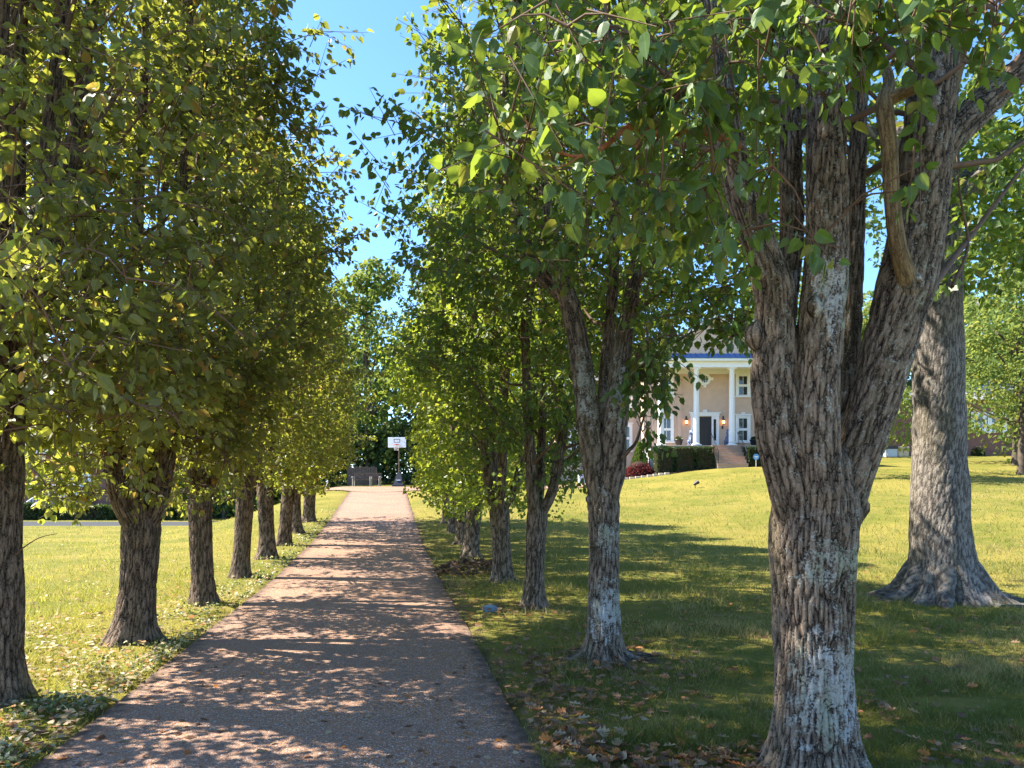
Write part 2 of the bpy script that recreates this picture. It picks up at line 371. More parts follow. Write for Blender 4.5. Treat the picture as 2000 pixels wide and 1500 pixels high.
    # skirts
n = len(ys); m = len(cs)
V = np.array(V); i, k = np.meshgrid(np.arange(n - 1), np.arange(m - 1), indexing='ij')
Fd = np.stack([i * m + k, i * m + k + 1, (i + 1) * m + k + 1, (i + 1) * m + k], -1).reshape(-1, 4)
el = V[0::m] - (0, 0, .15); er = V[m - 1::m] - (0, 0, .15); b0 = len(V); ii = np.arange(n - 1)
Fs1 = np.stack([b0 + ii, ii * m, (ii + 1) * m, b0 + ii + 1], 1); Fs2 = np.stack([ii * m + m - 1, b0 + n + ii, b0 + n + ii + 1, (ii + 1) * m + m - 1], 1)
ed_ = np.concatenate([np.tile(np.abs(cs), n), np.ones(2 * n)])
tag(obj('driveway', np.vstack([V, el, er]), [Fd, Fs1, Fs2], M['drive'], attrs={'edge': ed_}, smooth=False), kind='structure')
xs = np.linspace(-14.8, 6.4, 70); V = []
for x in xs:
    y0 = court_edge(x)
    for q in np.linspace(0, 1, 7):
        y = lerp(y0, 45.2, q); V.append((x, y, Hs(x, y) + .02))
i, k = np.meshgrid(np.arange(len(xs) - 1), np.arange(6), indexing='ij')
Fc = np.stack([i * 7 + k, (i + 1) * 7 + k, (i + 1) * 7 + k + 1, i * 7 + k + 1], -1).reshape(-1, 4)
tag(obj('parking_court', V, Fc, M['drive']), kind='structure')

# ------------------------------------------------------------------ leaves
def half_leaf(e, mid):
    return e, mid
_hi = ([(0, 0, 0), (0, .30, -.05), (0, .65, -.07), (0, 1.0, -.16),
        (.24, .02, .03), (.37, .22, .05), (.35, .50, .02), (.17, .80, -.07),
        (-.24, .02, .03), (-.37, .22, .05), (-.35, .50, .02), (-.17, .80, -.07)],
       [(0, 4, 5, 1), (1, 5, 6, 2), (2, 6, 7, 3), (0, 1, 9, 8), (1, 2, 10, 9), (2, 3, 11, 10)])
_mid = ([(0, 0, 0), (0, 1.0, -.12), (.33, .20, .05), (.32, .58, 0), (-.33, .20, .05), (-.32, .58, 0)], [(0, 2, 3, 1), (0, 1, 5, 4)])
_lo = ([(0, 0, 0), (.42, .45, .1), (0, 1, -.05), (-.42, .45, .1)], [(0, 1, 2, 3)])
_oak = ([(0, 0, 0), (0, .35, -.03), (0, .7, 0), (0, 1.05, .08), (.12, .12, .02), (.36, .30, .12), (.14, .38, .03), (.42, .62, .15), (.14, .70, .04), (.20, .92, .12),
         (-.12, .12, .02), (-.36, .26, .10), (-.14, .38, .03), (-.42, .58, .16), (-.14, .70, .04), (-.22, .90, .12)],
        [(0, 4, 5, 6), (0, 6, 1), (1, 6, 7, 8), (1, 8, 2), (2, 8, 9, 3), (0, 12, 11, 10), (0, 1, 12), (1, 14, 13, 12), (1, 2, 14), (2, 3, 15, 14)])
SHAPES = {'hi': _hi, 'mid': _mid, 'lo': _lo, 'oak': _oak}
def leaf_arrays(pos, tip, nor, size, tint, shape):
    T, fc = SHAPES[shape]; T = np.array(T); n = len(pos); k = len(T)
    tip = nrm(tip); nor = nrm(nor - tip * (nor * tip).sum(1, keepdims=True)); side = np.cross(tip, nor)
    q_ = np.random.default_rng(n); wx_ = q_.uniform(.75, 1.15, n)[:, None, None]; cz_ = q_.uniform(-.3, 2.6, n)[:, None, None]
    V = pos[:, None] + size[:, None, None] * (wx_ * T[None, :, 0, None] * side[:, None] + T[None, :, 1, None] * tip[:, None] + cz_ * T[None, :, 2, None] * nor[:, None])
    off = (np.arange(n) * k)[:, None]; fs = []
    for L in (3, 4):
        f = np.array([q for q in fc if len(q) == L])
        if len(f): fs.append((off[:, :, None] + f[None]).reshape(-1, L))
    return V.reshape(-1, 3), fs, np.repeat(tint, k)
def leaf_obj(name, L, shape, mat, parent=None, **kw):
    V, fs, ti = leaf_arrays(*L, shape)
    at = {'tint': ti}
    if shape == 'hi': at['lv'] = np.tile(1 + np.abs(np.array(SHAPES[shape][0])[:, 0]), len(L[0]))
    return obj(name, V, fs, mat, parent, at, **kw)
def take(L, m): return tuple(a[m] for a in L)
def cat(Ls): return tuple(np.concatenate(a) for a in zip(*Ls))
LEAFMESH = {}
def leaf_singles(L, tree, mat, n=300, shape='hi', name='leaf'):
    """the n leaves that show largest become parts of their own; returns the rest"""
    pos = L[0]; u, v = proj(pos); ok = (pos[:, 1] > 1.2) & (u > -10) & (u < 2010) & (v > -20) & (v < 1510)
    score = np.where(ok, L[3] / np.maximum(pos[:, 1], .1), 0)
    idx = np.argsort(-score)[:n]; idx = idx[score[idx] > 0]
    key = (shape, mat.name)
    if key not in LEAFMESH:
        T, fc = SHAPES[shape]; T = np.array(T)
        LEAFMESH[key] = [raw_mesh('leaf', np.stack([T[:, 0] * w_ + T[:, 1] ** 2 * b_, T[:, 1], T[:, 2] * c_ + T[:, 1] ** 2 * d_], 1), [list(f) for f in fc], mat, {'tint': np.zeros(len(T)), 'lv': 1 + np.abs(T[:, 0])})
                         for w_, b_, c_, d_ in ((1, 0, 1, 0), (.85, .1, 2.2, -.12), (1.1, -.08, .4, .1), (.78, -.12, 2.8, -.3), (.95, .15, 1.4, .18))]
    O = ORG[tree.name]
    tip = nrm(L[1]); nor = nrm(L[2] - tip * (L[2] * tip).sum(1, keepdims=True)); side = np.cross(tip, nor)
    for j in idx:
        o = bpy.data.objects.new(name, LEAFMESH[key][j % 5]); COL.objects.link(o); o.parent = tree
        s = L[3][j]; q = pos[j] - O
        o.matrix_local = Matrix(((side[j, 0] * s, tip[j, 0] * s, nor[j, 0] * s, q[0]), (side[j, 1] * s, tip[j, 1] * s, nor[j, 1] * s, q[1]), (side[j, 2] * s, tip[j, 2] * s, nor[j, 2] * s, q[2]), (0, 0, 0, 1)))
    m = np.ones(len(pos), bool); m[idx] = False
    return take(L, m)
def twig_leaves(rng, base, d, length, nl, size, droop=.6, svar=.3):
    n = len(base); t_ = (np.arange(nl) + .5)[None] / nl * .95 + rng.uniform(-.05, .05, (n, nl)) + .05
    B = base[:, None] + d[:, None] * (length[:, None] * t_)[..., None]
    rd = rng.normal(size=(n, nl, 3)); perp = nrm(rd - d[:, None] * (rd * d[:, None]).sum(-1, keepdims=True))
    tip = nrm(d[:, None] * rng.uniform(.1, .8, (n, nl, 1)) + perp * .75 + np.array((0, 0, -droop)))
    B = B + perp * size * .35
    up = np.array((0, 0, 1.)) * .55 + rng.normal(size=(n, nl, 3)) * .55 + perp * .25
    sz = size * rng.uniform(1 - svar, 1 + svar * .7, n * nl)
    return B.reshape(-1, 3), tip.reshape(-1, 3), up.reshape(-1, 3), sz, rng.uniform(0, 1, n * nl)

# ------------------------------------------------------------------ wood
def wood_tube(pts, rad, seg, step, seed, flare=0., amp=.008, freq=37., z0=None, lich=None, zs=.13, lobes=5, fh=.16):
    p, r = catmull(pts, rad, step)
    V, Fq, th, s = tube(p, np.ones(len(p)), seg)
    n = len(p); C = np.repeat(p, seg, 0); D = V - C
    rr = np.repeat(r, seg)
    Rr = max(r.max() * .9, .03) if flare == 0 else np.median(r)
    off = np.array((seed * 3.17 % 11, seed * 1.91 % 7, seed * .77 % 5))
    bk = np.stack([Rr * np.cos(th), Rr * np.sin(th), s * zs], 1) + off
    w = (fbm(np.stack([bk[:, 0] * 14, bk[:, 1] * 14, bk[:, 2] * 40], 1), seed, 2) - .5)
    q = bk * freq; q[:, 0] += w * .7; q[:, 1] -= w * .5
    f = sstep(.05, .32, voro_edge(q, seed))
    lump = fbm(np.stack([C[:, 0] * 0 + Rr * np.cos(th) * 4 + off[0], Rr * np.sin(th) * 4 + off[1], s * 2.2], 1), seed + 3, 2) - .5
    R = rr * (1 + .16 * lump) + amp * np.minimum(1, rr / .08) * (f - .7)
    if flare and z0 is not None:
        hgt = np.maximum(C[:, 2] - z0, 0)
        lob = .5 + .5 * np.cos(lobes * th + seed) * np.cos(2 * th + seed * 2.3)
        R = R * (1 + flare * np.exp(-hgt / fh) * (.45 + 1.1 * lob))
    V = C + D * R[:, None]
    L = np.zeros(len(V)) if lich is None else lich(V, nrm(D))
    return V, Fq, {'bark': bk, 'furrow': f, 'lichen': L}
def join_tubes(name, tubes, mat, parent):
    V = []; Fs = []; A = {'bark': [], 'furrow': [], 'lichen': []}; n = 0
    for (v, f, a) in tubes:
        V.append(v); Fs.append(f + n); n += len(v)
        for k_ in A: A[k_].append(a[k_])
    return obj(name, np.concatenate(V), np.concatenate(Fs), mat, parent, {k_: np.concatenate(a) for k_, a in A.items()}, smooth=True)
def thin_tubes(name, segs, mat, parent, seg=4, kind=None):
    mb = MB()
    for pts, r in segs: mb.tube(pts, r, seg, cap=False)
    if not mb.n: return None
    o = mb.out(name, mat, parent, smooth=True)
    if kind: o['kind'] = kind
    return o
def prof(t): return np.interp(t, [0, .12, .3, .55, .8, .93, 1], [.62, .92, 1.0, .82, .47, .24, .05])

def pear(rng, label, x, y, dia, h, cr, cz0, nt, fork, mat_b, mat_l, shape, nlimb=5, lsize=.075, singles=0, seed=1, lean=(0, 0), sc=1., hole=0., group=None, tubes=None, limbs=None, keep=None, extra=None, lich=None, seg=48, clump=.42, oe=(1., 1.), ns=26, bz=0., hard=None):
    z0 = Hs(x, y) - .02; r0 = dia / 2
    T_ = thing('pear_tree', label, 'tree', (x, y, z0), group)
    if tubes is None:
        fx, fy = x + lean[0], y + lean[1]
        tubes = [([(x, y, z0 - .06), (x, y, z0 + .12), (x + lean[0] * .4, y + lean[1] * .4, z0 + fork * .5), (fx, fy, z0 + fork), (fx, fy, z0 + fork + .25)], [r0 * 1.03, r0 * 1.0, r0 * .95, r0 * 1.05, r0 * .5], seg, .035, dict(flare=rng.uniform(.35, .6), z0=z0, lobes=int(rng.integers(3, 7))))]
        limbs = []
        a0 = rng.uniform(0, 6.28)
        for k_ in range(nlimb):
            a = a0 + k_ * 2 * math.pi / nlimb + rng.uniform(-.4, .4); sp = cr * rng.uniform(.22, .46) if k_ else cr * .08
            rl = r0 * rng.uniform(.40, .58); ca, sa = math.cos(a), math.sin(a); b = r0 * .42; ht = h * rng.uniform(.78, .93)
            pts = [(x + lean[0] * .5, y + lean[1] * .5, z0 + fork * .68), (fx + ca * b, fy + sa * b, z0 + fork), (fx + ca * (b + sp * .30), fy + sa * (b + sp * .30), z0 + fork + .6),
                   (fx + ca * (b + sp * .7), fy + sa * (b + sp * .7), z0 + fork + (ht - fork) * .38), (fx + ca * sp * 1.1 + rng.uniform(-.15, .15), fy + sa * sp * 1.1 + rng.uniform(-.15, .15), z0 + fork + (ht - fork) * .7), (fx + ca * sp * 1.25, fy + sa * sp * 1.25, z0 + ht)]
            limbs.append((pts, [rl * .8, rl * 1.05, rl, rl * .72, rl * .4, .012]))
            tubes.append((pts, limbs[-1][1], max(10, seg // 2), .06, {}))
    tb = [wood_tube(p_, r_, s_, st, seed + 10 * q_, amp=.013 if s_ > 120 else .010 if s_ > 60 else .008, lich=lich, **kw) for q_, (p_, r_, s_, st, kw) in enumerate(tubes)]
    join_tubes('trunk', tb, mat_b, T_)
    # side branches
    segs = []
    for pts, rad in limbs:
        p_, r_ = catmull(pts, rad, .15)
        zz = p_[:, 2] - z0; ok = np.where((zz > max(cz0 - .3, fork + .3, bz)) & (zz < h * .9))[0]
        if not len(ok): continue
        for j in rng.choice(ok, size=min(len(ok), 9 if seg > 40 else 6), replace=False):
            d = p_[j] - np.array((x, y, p_[j][2])); d = d / max(np.linalg.norm(d), .05) * .6 + rng.normal(size=3) * .55; d[2] = abs(d[2]) * .5 + .35; d /= np.linalg.norm(d)
            Lb = cr * rng.uniform(.35, .75) * (1.1 - .6 * zz[j] / h); rb = max(.008, min(r_[j] * .5, .024))
            q = p_[j] + d * Lb * .5 + rng.normal(size=3) * .05; e = p_[j] + d * Lb + np.array((0, 0, Lb * .15))
            segs.append((np.array([p_[j], q, e]), np.array([rb, rb * .7, .004])))
    o = thin_tubes('branchwork', segs, mat_b if seg < 40 else M['twig'], T_, 5, 'stuff')
    # twigs in the crown envelope
    n = int(nt * 3.6); tt = rng.uniform(0, 1, n) ** .9; th = rng.uniform(0, 6.283, n)
    nz = fbm(np.stack([np.cos(th) * 1.7 + seed * 5, np.sin(th) * 1.7, tt * 6], 1), seed, 3)
    R = cr * prof(tt) * (.56 + .90 * nz); rr = R * rng.uniform(hole, 1, n) ** .5
    base = np.stack([x + lean[0] + rr * np.cos(th) * oe[0], y + lean[1] + rr * np.sin(th) * oe[1], z0 + cz0 + tt * (h - cz0) + 1.5 * (nz - .5) * (1 - tt)], 1)
    m = fbm(base * 1.0, seed + 40, 2) > clump + rng.uniform(-.05, .05, n); base = base[m][:nt]; rr = rr[m][:nt]; th = th[m][:nt]
    if keep is not None: base = base[keep(base)]; 
    out = nrm(np.stack([base[:, 0] - x, base[:, 1] - y, np.full(len(base), .0)], 1))
    d = nrm(out * .7 + np.array((0, 0, .45)) + rng.normal(size=base.shape) * .5)
    shoots = []
    if ns and len(base):
        rad = np.hypot(base[:, 0] - x, base[:, 1] - y); cand = np.where(rad > np.quantile(rad, .72))[0]
        for j in rng.choice(cand, size=min(ns, len(cand)), replace=False):
            dd = nrm(out[j] * rng.uniform(.5, 1.1) + np.array((0, 0, rng.uniform(.1, .9))) + rng.normal(size=3) * .3); Ls = rng.uniform(.4, 1.0)
            pts = [base[j] - dd * .3, base[j] + dd * Ls * .5, base[j] + dd * Ls + np.array((0, 0, -.1 * Ls))]
            shoots.append((np.array(pts), np.array([.007, .005, .002])))
            kk = int(3 + Ls * 5); f_ = np.linspace(.15, 1, kk)[:, None]
            base = np.vstack([base, lerp(base[j], pts[2], f_)]); d = np.vstack([d, nrm(dd + rng.normal(size=(kk, 3)) * .5)])
        thin_tubes('shoots', shoots, M['twig'], T_, 4, 'stuff')
    if extra is not None and len(extra):
        ex = np.asarray(extra, float)
        if limbs:       # grow a thin bough to every added twig from the wood or twig next to it
            Lp = np.vstack([catmull(p_, r_, .15)[0] for p_, r_ in limbs]); Lp = Lp[Lp[:, 2] > z0 + fork]
            dist = np.array([np.linalg.norm(Lp - e_[:3], axis=1).min() for e_ in ex]); pool = Lp; cs_ = []
            for j in np.argsort(dist):
                e_ = ex[j, :3]; dd = np.linalg.norm(pool - e_, axis=1) + np.maximum(0, pool[:, 2] - e_[2]) * .2; a_ = pool[np.argmin(dd)]
                if dd.min() > .05:
                    mdl = (a_ + e_) / 2 + np.array((0, 0, .12 * dd.min())); cs_.append((np.array([a_, mdl, e_]), np.array([.007, .005, .003]))); pool = np.vstack([pool, mdl, e_])
            thin_tubes('boughs', cs_, M['twig'], T_, 5, 'stuff')
        base = np.vstack([base, ex[:, :3]]); d = np.vstack([d, nrm(ex[:, 3:6])])
    if hard is not None: hm = hard(base); base, d = base[hm], d[hm]
    ln = rng.uniform(.18, .42, len(base)) * sc
    L = twig_leaves(rng, base, d, ln, 10, lsize)
    L = take(L, np.linalg.norm(L[0] - np.array((0, 0, EYE)), axis=1) > 1.9)
    if singles:
        thin_tubes('twig', [(np.array([base[q] - d[q] * .12, base[q] + d[q] * ln[q]]), np.array([.005, .002])) for q in range(len(base))], M['twig'], T_, 3, 'stuff')
        L = leaf_singles(L, T_, mat_l, singles)
    leaf_obj('foliage', L, shape, mat_l, T_)['kind'] = 'stuff'
    return T_

rng = np.random.default_rng(11)
GL, GR = 'pear trees in a row left of the drive', 'pear trees in a row right of the drive'
LBL = ['brown trunked pear tree cut off by the left edge, nearest on the left',
       'stout pear tree with wide fork and flared foot, second on the left',
       'pear tree with a knobby burl below its fork, third on the left of the drive',
       'straight dark trunked pear tree, fourth from the camera left of the drive',
       'pear tree with yellow green low leaves, fifth on the left of the drive',
       'slim pear tree leaning slightly, sixth from the camera left of the drive',
       'thin pear tree, last but one at the far end of the left row',
       'pear tree ending the left row, beside the far grass verge']
LP = [(.35, 11.6, 2.1, 1.9, 3500, 2.6), (.385, 10.0, 1.95, 2.15, 2600, 1.25), (.33, 9.0, 1.8, 2.1, 2200, 1.45), (.32, 9.4, 1.75, 1.9, 1900, 1.6),
      (.36, 9.3, 1.75, 1.7, 2000, 1.6), (.34, 9.0, 1.75, 1.6, 1800, 1.6), (.30, 9.0, 1.7, 1.5, 1700, 1.6), (.42, 9.2, 1.7, 1.5, 1700, 1.5)]
def knob(x, y, z, r, seed):
    return ([(x + .3 * r, y, z - 1.5 * r), (x + .1 * r, y, z - r), (x, y, z - r * .4), (x, y, z + r * .3), (x + .1 * r, y, z + r * .9), (x + .3 * r, y, z + 1.5 * r)], [.004, .6 * r, .95 * r, r * .95, .55 * r, .004], 28, .008, {})
for q, ((tx, ty), (dia, h, cr, cz, nt, fk)) in enumerate(zip(TREES_L, LP)):
    near = q < 3
    extra = None
    if q == 0:      # small broken shoot with a few leaves low on the trunk, and low boughs reaching right
        extra = [(*P(rng.uniform(20, 380), rng.uniform(600, 880), rng.uniform(4.6, 6.2)), *rng.normal(size=3) * .4 + (.4, 0, -.1)) for _ in range(90)] + [(-3.1 + rng.normal() * .5, 4.7 + rng.normal() * .45, 3.0 + rng.normal() * .7, *rng.normal(size=3)) for _ in range(190)]; extra = [e_ for e_ in extra if e_[2] > 2.05]  # second group: near-side leaf mass added to throw shade on the drive
    if q == 1:
        extra = [(*P(rng.uniform(70, 460), rng.uniform(820, 975), rng.uniform(7.0, 9.4)), *rng.normal(size=3) * .4 + (.1, 0, .1)) for _ in range(110)] + [(*P(rng.uniform(55, 215), rng.uniform(850, 985), rng.uniform(7.2, 8.8)), *rng.normal(size=3) * .4) for _ in range(60)]
    if q == 2:
        extra = [(*P(rng.uniform(330, 500), rng.uniform(860, 990), rng.uniform(9.6, 11.6)), *rng.normal(size=3) * .4 + (.1, 0, .1)) for _ in range(50)]
    pear(np.random.default_rng(100 + q), LBL[q], tx, ty, dia, h, cr, cz, nt, fk, M['bark_left'], M['leaf_left'], 'mid' if q < 3 else 'lo', nlimb=6 if q < 4 else 4, lsize=.082 if q < 4 else .095,
         singles=300 if near else 0, seed=31 + q * 7, group=GL, seg=[84, 96, 72, 56, 44, 40, 36, 40][q], lean=[(.0, 0), (.05, 0), (-.07, .05), (.08, 0), (-.05, 0), (.12, 0), (-.06, 0), (.05, 0)][q], clump=.505 if q < 4 else .46, extra=extra)

LBR = ['massive white lichened pear tree with four great limbs, nearest on the right',
       'lichen patched V forked pear tree before the house, second on the right',
       'slim forked pear tree, third on the right of the drive',
       'grey pear tree with spreading roots, fourth on the right of the drive',
       'pear tree behind a dark leaf heap, fifth on the right of the drive',
       'pear tree with a sunlit left edge, sixth on the right of the drive',
       'half hidden pear tree, last but one of the right row',
       'pear tree ending the right row near the parking court']
def lich_R1(V, D):
    z = V[:, 2]; face = np.clip(-D[:, 1] * .7 + .4 + .25 * D[:, 0], 0, 1)
    b = np.maximum(np.exp(-((z - .55) / .45) ** 2) * .86, np.exp(-((z - 1.25) / .22) ** 2) * .75)
    b = np.maximum(b, np.exp(-((z - 2.75) / .35) ** 2) * .8 * (V[:, 0] < 2.1) * (V[:, 0] > 1.66)); b = np.maximum(b, .38)
    return b * face
def lich_R2(V, D):
    z = V[:, 2]; face = np.clip(-D[:, 1] * .7 + .45 + .25 * D[:, 0], 0, 1)
    b = np.maximum(np.exp(-((z - .5) / .4) ** 2) * .85, np.exp(-((z - 1.2) / .25) ** 2) * .7)
    b = np.maximum(b, np.exp(-((z - 2.6) / .5) ** 2) * .8)
    return np.maximum(b, .3) * face
# --- nearest right tree, limbs laid out one by one
x1, y1 = TREES_R[0]; zb = Hs(x1, y1) - .02
def rpx(w, Y): return w / F * Y / 2
tr1 = [([(x1, y1, zb - .08), (x1, y1, zb + .1), P(1589, 1300, 4.2), P(1588, 1150, 4.2), P(1590, 1020, 4.2), P(1592, 900, 4.2), P(1594, 850, 4.2)], [.235, .228, .213, .222, .25, .20, .08], 170, .016, dict(flare=.62, z0=zb, fh=.15))]
limbs1 = [
    ([P(1560, 1080, 4.17), P(1546, 960, 4.12), P(1524, 860, 4.08), P(1514, 740, 4.08), P(1516, 640, 4.1), P(1514, 570, 4.12), P(1488, 490, 4.15), P(1455, 400, 4.2), P(1430, 300, 4.25), P(1405, 150, 4.3), P(1380, -80, 4.4), P(1370, -500, 4.6)], np.array([56, 84, 88, 88, 80, 78, 62, 60, 56, 48, 40, 10.])),
    ([P(1524, 640, 4.3), P(1534, 560, 4.28), P(1546, 460, 4.3), P(1545, 340, 4.32), P(1542, 200, 4.36), P(1530, 0, 4.45), P(1520, -400, 4.6)], np.array([40, 52, 44, 42, 40, 34, 8.])),
    ([P(1598, 1060, 4.12), P(1602, 960, 4.06), P(1596, 860, 4.02), P(1595, 760, 4.02), P(1602, 640, 4.04), P(1612, 540, 4.07), P(1615, 430, 4.1), P(1613, 300, 4.14), P(1614, 150, 4.2), P(1622, -50, 4.3), P(1640, -500, 4.5)], np.array([70, 88, 86, 84, 88, 84, 80, 74, 66, 54, 10.])),
    ([P(1632, 900, 4.40), P(1650, 780, 4.46), P(1660, 650, 4.5), P(1668, 500, 4.55), P(1672, 350, 4.6), P(1680, 150, 4.7), P(1690, -300, 4.9)], np.array([50, 48, 42, 38, 34, 28, 8.])),
    ([P(1628, 1090, 4.22), P(1652, 960, 4.18), P(1686, 850, 4.17), P(1716, 750, 4.18), P(1746, 640, 4.2), P(1768, 560, 4.22), P(1790, 450, 4.25), P(1806, 320, 4.3), P(1818, 210, 4.34), P(1832, 100, 4.4), P(1850, -60, 4.5), P(1880, -500, 4.8)], np.array([64, 82, 88, 92, 98, 106, 98, 94, 88, 74, 64, 10.])),
    ([P(1816, 330, 4.34), P(1858, 262, 4.4), P(1905, 218, 4.5), P(1960, 165, 4.65), P(2020, 110, 4.8), P(2120, -20, 5.1), P(2250, -300, 5.5)], np.array([60, 66, 60, 54, 50, 42, 10.])),
]
for pts, w in limbs1:
    Ys = np.array([q_[1] for q_ in pts]); tr1.append((pts, w / F * Ys / 2, 66, .03, {}))
tr1.append(knob(*P(1474, 655, 4.06), .06, 3)); tr1.append(knob(*P(1676, 990, 4.15), .065, 4)); tr1.append(knob(*P(1590, 600, 3.96), .05, 5)); tr1.append(knob(*P(1776, 560, 4.12), .09, 6))
lim1 = [(p_, np.asarray(w) / F * 4.3 / 2) for p_, w in limbs1]
def keep1(b):
    rho = np.hypot(b[:, 0] - x1, b[:, 1] - y1); u, v = proj(b)
    zmin = np.where(rho < .85, 3.55, 3.08 + .5 * (fbm(np.stack([b[:, 0] * 1.1, b[:, 1] * 1.1, 0 * rho], 1), 77, 2) - .5) + .25 * (rho > 1.9))
    zmin = np.maximum(zmin, np.where(b[:, 1] > 4.3, 3.3, 0))
    zmin = np.maximum(zmin, np.where(b[:, 0] > 1.05, 1.80 + .62 * b[:, 1] + .3 * (fbm(np.stack([b[:, 0] * 2.2, b[:, 1] * 2.2, 0 * rho], 1), 78, 2) - .5), 0))
    return (b[:, 2] > zmin) & (b[:, 1] > 1.6) & (b[:, 0] > -.15) & ((b[:, 0] > 1.3) | (np.random.default_rng(8).uniform(0, 1, len(b)) < .68))
ex1 = []
e_rng = np.random.default_rng(5)
def clus(u, v, Y, n, s=45, sy=.18, d=(-.1, -.2, -.35)):
    if u > 1470 and v < 240: v -= 55; n = max(1, int(n * .7))
    else: n = max(1, int(n * .75))
    for _ in range(n):
        ex1.append((*P(u + e_rng.normal() * s, v + e_rng.normal() * s * .7, Y + e_rng.normal() * sy), *(np.array(d) + e_rng.normal(size=3) * .45)))
for (u, v, Y, n) in [(1500, 490, 3.5, 2), (1400, 400, 3.5, 8), (1350, 330, 3.4, 12), (1300, 210, 3.3, 16), (1672, 410, 3.4, 2), (1685, 470, 3.3, 1), (1800, 310, 3.3, 1), (1825, 350, 3.2, 1), (1430, 270, 3.5, 7),
                     (980, 225, 2.95, 6), (1040, 290, 2.9, 6), (1000, 270, 2.9, 4), (1120, 250, 3.0, 6), (1200, 150, 3.1, 12), (1180, 330, 3.2, 4), (1260, 300, 3.2, 6), (1580, 160, 3.4, 8), (1700, 150, 3.4, 8), (1640, 90, 3.3, 14), (1850, 80, 3.4, 12), (1950, 80, 3.5, 12),
                     (1400, 120, 3.3, 20), (1500, 90, 3.4, 20), (1760, 70, 3.4, 18), (1120, 60, 3.2, 16), (1260, 60, 3.2, 18), (1560, 230, 3.5, 2), (1900, 150, 3.5, 3), (1760, 190, 3.3, 1), (1380, 450, 3.7, 5), (1290, 400, 3.7, 6)]:
    clus(u, v, Y, n)
T1 = pear(np.random.default_rng(200), LBR[0], x1, y1, .45, 9.5, 2.7, 2.6, 1500, 1.6, M['bark'], M['leaf'], 'hi', lsize=.080, singles=300, seed=5, group=GR, tubes=tr1, limbs=lim1, keep=keep1, extra=ex1, lich=lich_R1, seg=80, hole=.06, clump=.36, ns=14, bz=3.6)
# smooth young limb and the reddish branch of the near tree
join_tubes('limb', [wood_tube([P(1750, 668, 4.26), P(1774, 604, 4.17), P(1770, 540, 4.08), P(1752, 470, 4.03), P(1742, 380, 4.02), P(1736, 280, 4.02), P(1727, 205, 4.03), P(1735, 150, 4.1), P(1700, 60, 4.2)], [.07, .062, .05, .044, .042, .044, .048, .03, .015], 40, .018, 91, amp=.001)], M['limb_bark'], T1)
join_tubes('limb', [wood_tube([P(1727, 200, 4.03), P(1760, 182, 4.0), P(1792, 165, 3.95)], [.04, .036, .03], 24, .02, 95, amp=.002)], M['limb_bark'], T1)
for sg_ in [(catmull([P(1440, 285, 4.15), P(1400, 262, 3.8), P(1355, 256, 3.5), P(1300, 261, 3.35), P(1255, 253, 3.25), P(1228, 247, 3.2), P(1180, 286, 3.1), P(1130, 305, 3.0), P(1085, 296, 2.95)], [.03, .024, .018, .017, .016, .014, .011, .008, .004], .03)),
                      (catmull([P(1256, 258, 3.25), P(1243, 285, 3.2), P(1228, 305, 3.15)], [.010, .006, .003], .03)), (catmull([P(1130, 305, 3.0), P(1110, 320, 2.95), P(1085, 327, 2.9)], [.006, .004, .002], .03)),
                      (catmull([P(1100, 298, 2.95), P(1040, 250, 2.92), P(1000, 205, 2.9)], [.005, .004, .002], .03))]: thin_tubes('branch', [sg_], M['red_twig'], T1, 10)
for sg_ in [catmull([P(1180, -40, 3.4), P(1186, 60, 3.3), P(1196, 130, 3.25), P(1200, 190, 3.2)], [.009, .007, .005, .003], .05), catmull([P(1660, -30, 3.5), P(1675, 60, 3.4), P(1690, 160, 3.3)], [.008, .006, .004], .05),
                      catmull([P(1800, 590, 4.3), P(1850, 520, 4.6), P(1920, 430, 5.0), P(2010, 310, 5.3)], [.03, .022, .016, .01], .05), catmull([P(1860, 560, 4.7), P(1890, 480, 4.8), P(1875, 380, 4.9), P(1868, 300, 5.0)], [.012, .01, .007, .004], .05)]: thin_tubes('branch', [sg_], M['twig'], T1, 8)

